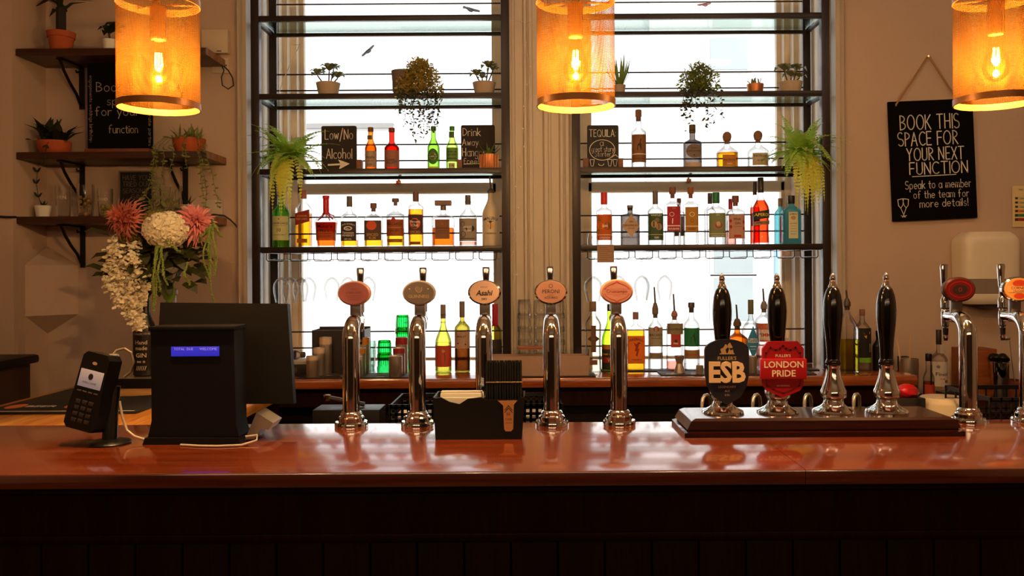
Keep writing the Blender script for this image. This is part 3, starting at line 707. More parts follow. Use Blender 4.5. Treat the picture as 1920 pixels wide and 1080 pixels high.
# ================================================================== BAR CADDY, STRAWS, NAPKINS
cx = P(901, 800, 2.34).x
cad = thing('bar_caddy', 'black plastic bar caddy holding napkins and straws on the counter', 'caddy', (cx, 2.345, H))
BP = pbr('0a0807', .45, spec=.3, name='caddy_plastic')
fr = [(-.116, 0), (.113, 0), (.121, .110), (.108, .112), (.104, .105), (.02, .105), (.005, .112), (-.03, .108), (-.052, .094), (-.078, .100), (-.10, .112), (-.122, .110)]
mb = M().prism(fr, -.062, -.056, 'y').prism(fr, .056, .062, 'y').box(-.112, .110, -.058, .058, .0, .004)
for s, (a0, a1) in ((-1, (-.116, -.122)), (1, (.113, .121))):
    mb.add([(a0, -.06, 0), (a0, .06, 0), (a1, .06, .112), (a1, -.06, .112), (a0-s*.004, -.06, 0), (a0-s*.004, .06, 0), (a1-s*.004, .06, .112), (a1-s*.004, -.06, .112)], [(0, 1, 2, 3), (7, 6, 5, 4), (2, 6, 7, 3), (0, 3, 7, 4), (1, 5, 6, 2)])
mb.box(.012, .016, -.056, .056, .004, .11)
mb.build('tray', BP, cad)
c = M().prism([(.050, .103), (.101, .103), (.092, .092), (.090, .028), (.084, .022), (.070, .022), (.066, .028), (.064, .090)], -.0645, -.062, 'y').build('badge', pbr('c08a58', .5, name='kraft_badge'), cad)
mb = M(); f = flat(-.0648); mb.text('BE', .078, .068, .014, .007, f); mb.text('CARI', .078, .054, .02, .006, f); mb.text('STRAWS', .078, .044, .018, .004, f)
poly_stroke(mb, [(.068, .078), (.078, .090), (.088, .078)], .002, -.0648); poly_stroke(mb, [(.068, .072), (.078, .084), (.088, .072)], .002, -.0648)
mb.build('badge_print', INK, c)
nap = thing('napkin_stack', 'white paper napkins fanned in the left half of the black caddy', 'napkins', (cx-.052, 2.345, H+.006))
mb = M()
random.seed(5)
for k in range(9): 
    d = random.uniform(-.004, .004); mb.box(-.055+d, .055+d, -.05+k*.0115, -.044+k*.0115, 0, .104+.012*math.sin(k*.7)+k*.0012, .002)
mb.build('folded_sheets', pbr('d8d2ca', .9, var=.04, name='paper'), nap)
random.seed(9)
s0 = None; n = 0
for j in range(3):
    for k in range(14):
        loc = (cx+.020+k*.0069+random.uniform(-.001, .001), 2.31+j*.022, H+.006)
        if s0 is None:
            s0 = thing('drinking_straw', 'black paper straw standing in the bunch in the caddy', 'straw', loc, group='black straws in the caddy')
            M().lathe([(.0031, 0), (.0031, .196), (.0024, .196), (.0024, .15)], 12, False).build('tube', pbr('0b0909', .5, name='straw_black'), s0)
        else: copy_thing(s0, loc)
tag(M().box(-.049, .049, -.0365, -.0355, .148, .150).build('rubber_band', pbr('c8b090', .6)), 'thin pale band around the black straws', 'band').location = (cx+.066, 2.34, H)
bpy.data.objects['rubber_band'].location = (cx+.066, 2.342, H)

# ================================================================== TILL AND CARD TERMINAL
TB = pbr('0e0a09', .5, spec=.25, name='till_plastic', bump=.02, scale=900)
tx = P(362, 830, 2.25).x
till = thing('till', 'black point of sale till seen from behind, blue customer display facing us', 'till', (tx, 2.25, H))
mb = M(); pts = [(-.118, .018), (.120, .018), (.112, .05), (.108, .299), (-.108, .299), (-.108, .06)]
mb.prism(pts, 0, .085, 'y').build('display_housing', TB, till)
M().box(-.114, .112, -.006, .09, .295, .307, .003).build('housing_lid', TB, till)
M().prism([(-.128, .0), (.124, .0), (.122, .016), (-.122, .018)], -.01, .14, 'y').build('foot_plate', TB, till)
l = M().box(-.055, .070, -.003, .002, .229, .254, .001).build('customer_display', pbr('2a2ac0', .3, emit=.55, emith='3a3ae0', name='blue_lcd'), till)
mb = M(); mb.text('TOTAL  DUE', -.022, .248, .05, .007, flat(-.0035)).text('WELCOME', .042, .248, .045, .007, flat(-.0035)); mb.build('display_text', pbr('b8a8f0', .4, emit=.4), l)
M().prism([(.125, .004), (.156, .076), (.200, .048), (.188, .030), (.166, .032), (.150, .006)], .03, .11, 'y').build('stand_arm', pbr('a09890', .4, .5, name='grey_metal'), till)
m_ = M().prism([(-.188, -.14), (.205, -.14), (.183, .142), (-.178, .148)], 0, .028, 'y').build('screen_back', TB, till); m_.location = (.008, .19, .215); m_.rotation_euler = (math.radians(-4), 0, 0)
M().prism([(-.04, .0), (.05, .0), (.04, .12), (-.03, .12)], .15, .22, 'y').build('stand', TB, till)
M().tube([(.14, -.01, .02), (.168, 0, .022), (.172, -.02, .012), (.14, -.04, .004), (.08, -.05, .004), (.03, -.045, .004), (-.02, -.03, .004)], .003, 8).build('cable', pbr('c8bcb0', .4), till)

RB = pbr('0a0808', .35, name='terminal_black')
rx_ = P(206, 832, 2.26).x
rd = thing('card_terminal', 'black handheld card terminal on a pole stand at the left of the counter', 'card terminal', (rx_, 2.26, H))
M().lathe([(.052, 0), (.054, .004), (.05, .008), (.035, .011), (.018, .013), (.0, .013)], 36).build('base', RB, rd)
M().tube([(.0, 0, .01), (.0, .004, .08), (.004, .01, .15)], .019, 20).build('pole', RB, rd)
body = M().prism([(-.033, .098), (-.024, .108), (.024, .108), (.033, .096), (.035, .01), (.039, -.03), (.039, -.075), (.030, -.086), (-.030, -.086), (-.039, -.075), (-.039, -.03), (-.035, .01)], -.024, .02, 'y').build('body', RB, rd)
body.location = (-.034, -.014, .128); body.scale = (1.22, 1.1, 1.03); body.rotation_euler = (math.radians(-8), math.radians(11), math.radians(-14))
mb = M().box(-.0285, .0285, -.026, -.0235, .020, .064, .001); mb.build('screen', pbr('b8b0b0', .3, emit=.25, emith='b0a8b0', name='lcd_grey'), body)
mb = M(); mb.disc(0, .048, .006, .008, flat(-.0266)); mb.text('WELCOME', 0, .032, .04, .005, flat(-.0266)); mb.build('screen_text', INK, body)
M().disc(0, .082, .006, .004, flat(-.0243)).build('sensor', pbr('d8b088', .3), body)
for row in range(4):
    for k in range(3): M().box(-.022+k*.016, -.010+k*.016, -.0265, -.0235, -.022-row*.0155, -.012-row*.0155, .0012).build('key', pbr('3a3432', .4), body)
for k in range(4): M().box(-.026+k*.014, -.016+k*.014, -.0255, -.0235, .008, .011).build('soft_key', pbr('6a625e', .4), body)
M().box(-.006, .022, -.012, .014, .104, .122, .006).build('printer_cap', pbr('b8b4b2', .3, .5), rd).location = (-.006, .01, .112)
M().tube([(.0, .01, .226), (.01, .02, .243), (.03, .022, .247), (.048, .02, .236), (.054, .02, .212), (.046, .02, .185), (.03, .02, .172)], .0035, 10).build('loop_cable', pbr('8a7a6c', .35), rd)
M().tube([(.02, .012, .11), (.028, .01, .07), (.045, .0, .035), (.07, -.01, .02), (.10, -.012, .012), (.14, -.01, .004)], .0035, 10).build('power_cable', pbr('b8a898', .35), rd)

# ================================================================== BOTTLES
def paper(h): return pbr(h, .7, var=.05, scale=60)
def bottle(lbl, x0, x1, top, zb, Y, bt, st, nr, cz, glass, liq, fill, cap, kind, labels, n=2, ry=1.0, ck=None, taper=1.0, name='liquor_bottle', cat='bottle', g=None, bulge=0, pour=.13):
    r = (x1-x0)/2*Y/F; c = P((x0+x1)/2, top, Y); h = c.z-zb; nk = nr*r
    root = thing(name, lbl, cat, (c.x, Y, zb), group=g)
    def rings(k, z0, z1):
        out = []
        def at(z):
            f = z/h
            if f <= bt: s = (taper+(1-taper)*f/bt)*r*(1+bulge*math.sin(PI*f/bt)); nn = n; q = ry
            elif f < st:
                t = (f-bt)/(st-bt); e = (math.cos(PI*t)+1)/2; s = nk+(r-nk)*e; nn = 2+(n-2)*e; q = 1+(ry-1)*e
            else: s = nk; nn = 2; q = 1
            return (s*k, s*k*q, z, nn)
        zs = [z0+(z1-z0)*i/26 for i in range(27)]+[bt*h, st*h]
        for z in sorted(z for z in zs if z0 <= z <= z1+1e-6): out.append(at(z))
        return out
    rg = rings(1, .02*h, cz*h); a = rg[0]
    gl = M().loft([(a[0]*.80, a[1]*.80, 0.0, n), (a[0]*.95, a[1]*.95, .004*h, n)]+rg+[(nk*1.14, nk*1.14, cz*h, 2), (nk*1.14, nk*1.14, min(cz+.02, .995)*h, 2)], 36, False)
    gl.f.append(list(range(36))[::-1]); gl.m.append(0)
    gl.build('glass_body', glass, root, 50)
    if liq and fill > 0: M().loft([(q[0]*.93, q[1]*.93, q[2], q[3]) for q in rings(1, .028*h, fill*h)], 36).build('liquid', liq, root, 50)
    ck = (ck or nr*1.15)*r
    if kind == 'cap': M().lathe([(ck*.97, (cz-.045)*h), (ck, (cz-.04)*h), (ck, .992*h), (ck*.92, h), (0, h)], 24).build('cap', cap, root)
    elif kind == 'cork': M().lathe([(nk*.86, (cz-.05)*h), (nk*.86, (cz+.022)*h), (ck, (cz+.024)*h), (ck, .985*h), (ck*.9, h), (0, h)], 24).build('stopper', cap, root)
    elif kind == 'ball': M().lathe([(nk*.8, (cz-.06)*h), (nk*.8, (cz+.02)*h), (nk*1.25, (cz+.022)*h), (ck, (cz+.5*(1-cz))*h), (ck*.85, (cz+.8*(1-cz))*h), (ck*.4, .995*h), (0, h)], 24).build('stopper', cap, root)
    elif kind == 'block':
        M().box(-ck, ck, -ck*.55, ck*.55, (cz+.3*(1-cz))*h, h, .002).lathe([(nk*.95, (cz-.05)*h), (nk*.95, (cz+.35*(1-cz))*h)], 20).build('cap', cap, root)
    elif kind == 'pour':
        pz = (1-pour)*h
        M().lathe([(nk*.9, (cz-.04)*h), (nk*.9, cz*h), (nk*1.35, (cz+.01)*h), (nk*1.35, pz*.5+cz*h*.5), (nk*.7, pz), (0, pz)], 20).build('pourer_collar', cap, root)
        M().tube([(0, 0, pz-.004), (-.001, 0, pz+.3*(h-pz)), (-.004, -.001, h)], [.0045, .0042, .0036], 10).build('pourer_spout', pbr('6a5f58', .3, .8), root)
    elif kind == 'wax':
        mb = M().lathe([(nk*1.08, (st-.03)*h), (nk*1.12, (st+.02)*h), (nk*1.12, cz*h), (nk*1.3, (cz+.01)*h), (nk*1.3, .99*h), (0, h)], 24)
        for k in range(7):
            t = k*2*PI/7-.9; L_ = random.uniform(.05, .16); rr = nk*1.05
            mb.tube([(rr*math.cos(t), rr*math.sin(t), (st+.0)*h), (rr*1.5*math.cos(t), rr*1.5*math.sin(t), (st-.5*L_)*h), (r*.75*math.cos(t), r*.75*math.sin(t), (st-L_)*h)], [.003, .0025, .003], 6)
        mb.build('wax_seal', cap, root)
    for lb in labels:
        z0, z1, wf, mat, items = lb[:5]; shp = lb[5] if len(lb) > 5 else 'r'
        z0 *= h; z1 *= h; sc_ = (rings(1, z0, z1+1e-5) or rg)[0][0]/r
        if bulge: sc_ = 1+bulge*.9
        R = r*max(sc_, .999 if taper == 1 else sc_)+.0005; Q = R*ry
        def fy(x, o=0): return -Q*(max(0, 1-abs(min(.999, abs(x/R)))**n))**(1/n)-.0004-o
        W = wf*r; N_ = 14; vs = []; fs = []
        for k in range(N_+1):
            u = -1+2*k/N_; x = u*W; m_ = (z0+z1)/2; hh = (z1-z0)/2
            e = {'r': 1, 'd': 1-abs(u)*.98, 'o': math.sqrt(max(.002, 1-u*u)), 's': 1}[shp]; sk = .25*hh*u if shp == 's' else 0
            if shp == 's': e = .75
            vs += [(x, fy(x), m_-hh*e+sk), (x, fy(x), m_+hh*e+sk)]
        for k in range(N_): fs.append((2*k, 2*k+2, 2*k+3, 2*k+1))
        o = M().add(vs, fs).build('label', mat, root)
        if items:
            mb = M(); mats = []
            for d, it in enumerate(items):
                m_ = it[-1]
                if m_ not in mats: mats.append(m_)
                mb.mi = mats.index(m_); f2 = (lambda dd: (lambda x: fy(x, .0005+.0001*dd)))(d); H_ = z1-z0
                if it[0] == 't': mb.text(it[1], 0, z0+it[2]*H_, it[3]*2*W, it[4]*H_, f2, .012)
                elif it[0] == 'a': mb.text(it[1], 0, z0+it[2]*H_, it[3]*2*W, it[4]*H_, f2, .012, arc=8)
                elif it[0] == 'd': mb.disc(it[1]*W, z0+it[2]*H_, it[3]*W, it[3]*W*(it[4] if len(it) > 5 else 1), f2, 18)
                elif it[0] == 'o': mb.ring(it[1]*W, z0+it[2]*H_, it[3]*W, it[3]*W*(it[4] if len(it) > 5 else 1), .18*it[3]*W, f2, 20)
                elif it[0] == 'b': mb.rect(-W*it[3], W*it[3], z0+it[1]*H_, z0+it[2]*H_, f2, 10)
                elif it[0] == 'p': mb.add([(a_*W, f2(a_*W), z0+b_*H_) for a_, b_ in it[1]], [list(range(len(it[1])))])
            mb.build('label_print', mats, o)
    return root
K = INK; WH = pbr('f0ebe0', .6, name='white_print'); RD = pbr('b82a20', .6); GD = pbr('c89a4a', .5); CR = paper('d8cdb0')
ZA, ZB, ZC = RZ[1]+.0115, RZ[2]+.0115, RZ[3]+.0115
YS = 3.872
CORK = pbr('8a6248', .8, name='cork'); DKCAP = pbr('4a3c36', .4, name='dark_cap'); GRCAP = pbr('6e625c', .4, name='grey_cap')
# ---- second shelf, left: four low-alcohol beers
B = 'beer_bottle'
bottle('brown beer bottle with pale label, left of the four beers', 684, 706, 239, ZB, YS, .50, .74, .42, .95, G_BROWN, L_AMBER, .6, pbr('7a4a22', .4), 'cap', [(.07, .44, .93, paper('b09a80'), [('t', 'Asahi', .62, .8, .2, K), ('t', 'SUPER DRY', .38, .7, .1, K), ('t', '0.0%', .16, .5, .12, K)]), (.70, .80, .4, paper('6a5a4e'), [])], name=B)
bottle('red-brown beer bottle with brown label and blue dot, second of the four beers', 720.5, 748.5, 240, ZB, YS, .52, .68, .36, .95, thin('ruby_glass', 'c8281a', '6a0806', power=1.4), L_RUST, .6, pbr('8a2a18', .4), 'cap', [(.06, .46, .96, paper('a06a56'), [('p', [(-.95, .45), (-.5, .7), (0, .55), (.5, .75), (.95, .5), (.95, .05), (-.95, .05)], paper('cbb08a')), ('t', 'DARK', .42, .6, .14, K), ('t', 'FRUIT', .25, .7, .14, K), ('d', .72, .35, .16, pbr('3a7a96', .5))])], name=B)
bottle('green beer bottle with round label, below the trailing plant', 801, 824, 237, ZB, YS, .50, .76, .38, .95, G_GREEN, None, 0, pbr('5a8a2a', .4), 'cap', [(.12, .48, .85, paper('3f7a2c'), [('d', 0, .5, .72, paper('bfae6a')), ('b', .42, .58, .95, pbr('1c5a24', .5)), ('t', 'LAGER 0.0', .5, .8, .1, WH), ('d', 0, .74, .12, RD)], 'o'), (.03, .07, .8, paper('d8d04a'), [])], name=B)
bottle('pale green beer bottle with green shield label, right of the four beers', 836, 859, 237, ZB, YS, .48, .78, .36, .95, thin('lime_glass', 'b4d860', '3c7a24', power=1.5), None, 0, pbr('3c8a34', .4), 'cap', [(.18, .50, .92, paper('6a9a48'), [('t', 'PREMIUM', .7, .8, .14, K), ('t', 'LAGER', .5, .8, .18, K), ('b', .2, .26, .8, K)]), (.03, .15, .5, paper('c8c890'), [('t', '0.0%', .5, .8, .5, K)]), (.72, .86, .42, paper('4a6a3a'), [])], name=B)
# ---- second shelf, right: tequilas
bottle('tall clear tequila bottle with brown stag label, right of the tequila board', 1183, 1211, 206, ZB, YS, .62, .70, .36, .86, G_CLEAR, L_CLEAR, .35, CORK, 'cork', [(.10, .57, .95, paper('8a5a34'), [('b', .28, .31, .98, WH), ('t', 'CAZADORES', .13, .9, .15, K), ('p', [(-.35, .42), (.25, .42), (.3, .62), (.15, .72), (.3, .86), (.12, .84), (0, .7), (-.3, .62)], K)])], ck=.42)
bottle('dark grey stone tequila bottle with shield label, below the string of hearts', 1281, 1315, 234, ZB, YS, .58, .68, .32, .86, G_DARK, None, 0, pbr('6a5a34', .6), 'cap', [(.02, .12, .92, paper('c2ab98'), []), (.22, .54, .85, paper('7c6a60'), [('t', 'OCHO', .7, .4, .2, K), ('t', 'CASCAHUIN', .5, .9, .15, K), ('d', 0, .2, .1, K)], 'o')], n=2.6, ck=.36)
bottle('round amber tequila bottle with ball stopper', 1343, 1383, 247, ZB, YS, .40, .66, .27, .73, G_CLEAR, L_AMBER, .42, CORK, 'ball', [(.03, .34, .62, paper('c07a24'), [('t', 'PATRON', .55, .85, .2, K), ('t', 'ANEJO', .2, .5, .15, WH)])], n=2.6, ck=.42)
bottle('round clear tequila bottle with ball stopper, beside the right fern', 1402, 1440, 245, ZB, YS, .42, .66, .28, .74, G_CLEAR, L_CLEAR, .3, CORK, 'ball', [(.05, .38, .75, paper('b7ab92'), [('t', 'PATRON', .75, .85, .2, K), ('t', 'SILVER', .4, .6, .14, K), ('b', .12, .2, .8, GD)])], n=2.6, ck=.45)
# ---- third shelf, left
bottle('green whisky bottle with cream label, under the left fern', 511, 543, 352, ZC, YS, .58, .74, .34, .9, G_GREENB, L_WHISKY, .3, pbr('1c4a1c', .4), 'cap', [(.12, .52, .95, paper('c8cc96'), [('t', 'LAPHROAIG', .7, .94, .12, K), ('t', '10', .42, .25, .14, K), ('b', .60, .61, .8, K), ('t', 'ISLAY SINGLE MALT', .22, .8, .06, K), ('d', 0, .88, .08, K)])])
bottle('square whisky bottle with slanted dark red label and amber whisky', 555.5, 583, 357, ZC, YS, .66, .82, .36, .9, G_CLEAR, L_AMBER, .60, pbr('a86a4c', .5), 'cap', [(.38, .66, .97, paper('8a2418'), [('t', 'JOHNNIE', .58, .8, .14, GD), ('t', 'RED LABEL', .40, .8, .14, GD)], 's'), (.08, .15, .7, paper('a86018'), [])], n=6, ry=.95)
bottle('squat bourbon bottle with red wax seal and orange label', 590.5, 632, 366, ZC, YS, .50, .66, .24, .93, G_CLEAR, L_RUST, .48, pbr('d81a24', .35, name='red_wax'), 'wax', [(.13, .48, .88, paper('d85a1c'), [('t', "Maker's", .78, .85, .2, K), ('t', 'Mark', .55, .7, .18, K), ('b', .36, .38, .7, K), ('t', 'KENTUCKY', .22, .7, .1, K)])], n=4, ry=.7, taper=.76)
bottle('square whiskey bottle with black label and white lettering', 640.5, 670, 368, ZC, YS, .58, .72, .33, .84, G_CLEAR, L_WHISKY, .14, GRCAP, 'cap', [(.12, .50, .98, paper('3a2c28'), [('a', "JACK DANIEL'S", .86, .85, .13, WH), ('o', 0, .64, .55, .5, WH), ('t', 'No.7', .64, .4, .12, WH), ('t', 'Tennessee', .42, .75, .12, WH), ('t', 'WHISKEY', .28, .8, .12, WH), ('t', '40% VOL', .09, .5, .07, WH)])], n=5, ck=.36)
bottle('clear rum bottle with brown label and orange splash', 683.5, 717, 381, ZC, YS, .66, .76, .26, .86, G_CLEAR, L_WHISKY, .16, pbr('7a5a44', .6), 'cork', [(.15, .60, .96, paper('5a443a'), [('d', -.1, .75, .6, .9, pbr('e2521c', .5)), ('t', 'SPICED', .28, .85, .14, GD), ('t', 'RUM', .12, .5, .12, GD)])], n=4, ry=.8, ck=.36)
bottle('amber spiced rum bottle with stepped brown label and red disc', 725, 758, 372, ZC, YS, .64, .76, .22, .9, G_CLEAR, L_WHISKY, .38, pbr('7a5a54', .5), 'cork', [(.22, .56, .96, paper('a4521c'), [('d', -.1, .98, .26, RD), ('t', 'BACARDI', .72, .85, .16, K), ('b', .5, .53, .8, GD), ('t', 'SPICED', .32, .7, .13, K)]), (.09, .16, .85, paper('a86a1c'), [])], n=2.4, ck=.4)
bottle('tall amber rum bottle with maroon label and orange disc', 765.5, 793.5, 360, ZC, YS, .72, .82, .36, .87, G_CLEAR, L_AMBER, .68, pbr('7a5448', .4), 'cap', [(.22, .58, .98, paper('5c3434'), [('d', 0, .55, .72, pbr('e2602c', .5)), ('t', 'Havana', .66, .85, .13, WH), ('t', 'Club', .47, .6, .13, WH), ('t', 'SPICED', .12, .8, .12, GD), ('o', 0, .8, .62, .6, K)]), (.04, .09, .7, paper('8a4a14'), [])], n=3)
bottle('square liqueur bottle with wide flat cap and amber liquid half full', 810.5, 851.5, 376, ZC, YS, .62, .72, .26, .84, G_CLEAR, L_RUST, .40, pbr('86695a', .5), 'block', [(.16, .58, .66, paper('8a5a3e'), [('d', 0, .75, .16, pbr('b04a24', .5)), ('t', 'DISARONNO', .55, .85, .1, K), ('b', .40, .42, .7, K), ('b', .3, .31, .7, K)])], n=6, ck=.74)
bottle('clear bottle with etched grey label and red base', 860.5, 894, 366, ZC, YS, .56, .76, .30, .86, G_CLEAR, L_PINK, .09, GRCAP, 'cap', [(.10, .54, .97, paper('a4988a'), [('d', .3, .55, .5, .8, K), ('t', 'FINEST', .62, .5, .1, WH), ('t', 'CUBA', .46, .4, .1, WH), ('o', -.55, .75, .25, 1.2, K), ('o', -.5, .3, .3, 1.2, K), ('b', .1, .13, .8, K)])], ck=.32)
bottle('white coconut rum bottle with palm tree label and pourer', 903.5, 936, 330, ZC, YS, .44, .70, .33, .75, pbr('d8c8ac', .35, name='white_lacquer_glass'), None, 0, DKCAP, 'pour', [(.12, .42, .8, pbr('d9c9ae', .4), [('a', 'MALIBU', .92, .98, .16, K), ('d', 0, .55, .42, pbr('e8a02c', .5)), ('p', [(-.05, .4), (.05, .4), (.06, .7), (-.02, .7)], K), ('p', [(-.5, .78), (0, .68), (.5, .8), (.1, .76), (.3, .9), (0, .78), (-.3, .9), (-.1, .76)], K), ('t', 'CARIBBEAN', .2, .8, .08, K)])], pour=.18)
# ---- third shelf, right
bottle('gin bottle with red cap and orange fruit label', 1117.5, 1147.5, 361, ZC, YS, .64, .74, .32, .82, G_CLEAR, L_CLEAR, .5, pbr('d8281c', .4), 'cap', [(.10, .58, .94, paper('d4621c'), [('b', .19, .215, .98, WH), ('d', -.5, .55, .42, .9, pbr('f0901c', .5)), ('d', -.7, .78, .22, .6, pbr('5a8a2c', .5)), ('d', -.8, .38, .2, .8, pbr('5a8a2c', .5)), ('d', .35, .55, .42, 1.2, paper('7a5a40')), ('t', 'GIN', .55, .35, .12, WH), ('t', 'ORANGE', .09, .7, .08, WH)])], ck=.42)
bottle('dark apothecary gin bottle with diamond label', 1163.5, 1199, 385, ZC, YS, .76, .80, .28, .92, G_DARK, None, 0, pbr('8e8078', .5), 'cork', [(.2, .76, .92, paper('c4a48a'), [('t', "HENDRICK'S", .52, .84, .09, K), ('t', 'GIN', .68, .25, .08, K), ('t', 'DISTILLED', .38, .45, .05, K)], 'd')], n=3, ck=.33)
bottle('clear gin bottle with dark green floral label', 1214, 1243, 358, ZC, YS, .62, .74, .30, .80, G_CLEAR, L_CLEAR, .2, GRCAP, 'cap', [(.09, .58, .96, paper('3f5a36'), [('b', .2, .215, .98, WH), ('t', 'WHITLEY', .93, .85, .07, WH), ('d', -.3, .6, .4, 1.2, paper('b89a72')), ('d', .35, .5, .42, 1.1, paper('a8846a')), ('d', .1, .75, .3, paper('8a6a50')), ('t', 'GIN', .1, .3, .09, WH)])], n=2.6, ck=.36)
bottle('clear gin bottle with crimson label and swan neck mark', 1246.5, 1275, 351, ZC, YS, .70, .76, .30, .86, G_CLEAR, L_CLEAR, .25, pbr('8a5a44', .7), 'cork', [(.24, .66, .86, paper('b02438'), [('b', .19, .23, .98, WH), ('o', -.3, .68, .36, .9, WH), ('p', [(-.3, .3), (-.15, .3), (-.1, .52), (-.25, .52)], WH), ('t', 'RHUBARB', .09, .8, .08, WH), ('t', 'GIN', .93, .4, .06, GD)])], n=5, ck=.44)
bottle('clear gin bottle with ochre label and swan neck mark', 1281.5, 1308, 351, ZC, YS, .70, .76, .30, .86, G_CLEAR, L_CLEAR, .25, pbr('a06038', .7), 'cork', [(.23, .65, .92, paper('b8822a'), [('b', .2, .23, .98, WH), ('o', 0, .70, .4, .9, WH), ('o', 0, .45, .26, 1.1, K), ('t', 'HONEY', .1, .6, .09, K)])], n=5, ck=.44)
bottle('clear gin bottle with green cap and sage green label', 1326, 1358.5, 361, ZC, YS, .66, .76, .34, .84, G_CLEAR, L_CLEAR, .3, pbr('1c7a4c', .4), 'cap', [(.14, .60, .95, paper('7c8a62'), [('d', 0, .5, .62, .9, paper('a07a62')), ('o', .1, .5, .4, .9, pbr('6a1c1c', .5)), ('d', .05, .56, .26, paper('cbb894')), ('b', .14, .16, .95, WH), ('t', 'LONDON DRY', .07, .8, .07, WH), ('t', 'GIN', .92, .3, .06, WH)])], n=4, ck=.42)
bottle('clear pink gin bottle with rose label and red berries', 1362.5, 1395, 367, ZC, YS, .66, .76, .30, .84, G_CLEAR, L_CLEAR, .5, pbr('7a4a3c', .6), 'cork', [(.12, .60, .93, paper('c49684'), [('d', -.8, .75, .14, 1.5, RD), ('d', -.78, .5, .15, 1.5, RD), ('d', .8, .7, .14, 1.5, RD), ('d', .82, .42, .15, 1.5, RD), ('t', 'PINK', .82, .5, .1, K), ('t', 'GIN', .65, .4, .1, K), ('b', .5, .51, .5, K), ('b', .06, .16, .45, RD)])], n=3, ck=.40)
bottle('tall bright orange aperitif bottle with navy slanted label', 1410.5, 1441.5, 333, ZC, YS, .52, .74, .33, .82, G_CLEAR, L_RED, .66, pbr('2c2420', .35), 'cap', [(.36, .52, .97, paper('2c2e3a'), [('t', 'APEROL', .5, .95, .6, pbr('f4d81c', .5))], 's'), (.28, .36, .97, paper('b08a6a'), [('t', 'APERITIVO', .5, .8, .4, K)], 's')], ck=.36, bulge=-.06)
bottle('pale blue gin bottle with cream label, under the right fern', 1466.5, 1500, 367, ZC, YS, .68, .82, .34, .88, G_BLUE, L_BLUE, .66, pbr('241c1a', .4), 'cap', [(.12, .66, .52, paper('cfd2b0'), [('d', 0, .78, .55, .7, pbr('d8945a', .5)), ('o', 0, .76, .4, .8, pbr('6a8a92', .5)), ('a', 'BOMBAY', .92, .8, .06, K), ('t', 'SAPPHIRE', .56, .8, .06, RD), ('b', .46, .47, .7, K), ('b', .36, .37, .6, K), ('b', .26, .27, .7, K), ('b', .16, .17, .6, K)])], n=4, ry=.8, ck=.40)
# second row seen between them
YB = 3.985
bottle('slim blue gin bottle with pink strip, behind the pale blue gin', 1452, 1474, 372, ZC, YB, .66, .82, .36, .88, G_BLUE, None, 0, pbr('a0826e', .4), 'cap', [(.05, .6, .4, paper('e0627a'), [])], n=3)
bottle('narrow bottle with dark red neck, behind the orange aperitif', 1406, 1424, 341, ZC, YB, .54, .76, .36, .84, G_CLEAR, L_RED, .6, DKCAP, 'cap', [(.3, .5, .9, paper('7a2020'), [])])
bottle('clear bottle with grey cap, behind the green-capped gin', 1320, 1342, 362, ZC, YB, .64, .76, .34, .84, G_CLEAR, L_CLEAR, .3, GRCAP, 'cap', [])
bottle('clear bottle with crimson cap, behind the rose-labelled gin', 1359, 1380, 373, ZC, YB, .62, .76, .32, .82, G_CLEAR, L_PINK, .3, pbr('c01c3c', .4), 'cap', [])
bottle('clear gin bottle with faded buff label, behind the crimson-labelled gin', 1262, 1284, 372, ZC, YB, .68, .76, .32, .88, G_CLEAR, None, 0, CORK, 'cork', [(.2, .62, .9, paper('a8947c'), [])])
# ---- worktop row
HW = H+.0005
bottle('white wine bottle with yellow-green glass and red picture label', 815.5, 846, 571, HW, 3.79, .42, .74, .30, .84, G_OLIVE, L_PALE, .44, pbr('86766c', .5), 'cap', [(.09, .40, .98, paper('c24a34'), [('p', [(-.2, .1), (.3, .1), (.4, .5), (.2, .9), (-.3, .7)], paper('7a4a34')), ('d', .1, .75, .2, paper('b8905a'))])], name='wine_bottle', ck=.33)
bottle('red wine bottle with buff label, right of the white wine', 852, 880.5, 565, HW, 3.79, .62, .74, .28, .82, thin('olive_dark_glass', 'b0a03a', '4a3a10', power=1.4), L_WINE, .56, pbr('7a6a62', .5), 'cap', [(.34, .58, .98, paper('b89684'), [('t', 'MERLOT', .7, .6, .12, K), ('d', -.5, .3, .1, K), ('d', .5, .25, .1, K)])], name='wine_bottle', ck=.36)
bottle('wine bottle with bright red capsule, behind the straws', 915, 941, 570, HW, 3.95, .55, .72, .32, .70, G_OLIVE, L_WINE, .4, pbr('c0182c', .4), 'cap', [(.2, .45, .9, paper('3a2c28'), [])], name='wine_bottle', ck=.44)
bottle('tall curvy elderflower liqueur bottle with brown emblem strip', 1096, 1127, 565, HW, 3.80, .66, .84, .36, .9, G_CLEAR, L_PALE, .78, pbr('8a6a54', .5), 'cap', [(.28, .66, .3, paper('6a4a30'), [('t', 'GERMAIN', .5, .5, .06, GD)]), (.40, .54, .72, paper('4a3424'), [], 'd'), (.1, .17, .45, paper('8a5a34'), [])], n=3.5, ck=.42, bulge=-.08)
bottle('lime green cognac bottle with dark label lettered V.S', 1127.5, 1157, 570, HW, 3.80, .44, .80, .24, .94, thin('lime_green_glass', 'b8e02c', '3c6a10', power=1.5), None, 0, K, 'cap', [(.03, .40, .98, paper('2a2018'), [('b', .82, .97, .98, pbr('c8702c', .5)), ('t', 'REMY MARTIN', .62, .9, .12, GD), ('b', .28, .5, .98, pbr('8a1c28', .5)), ('t', 'V.S', .39, .4, .14, GD)])])
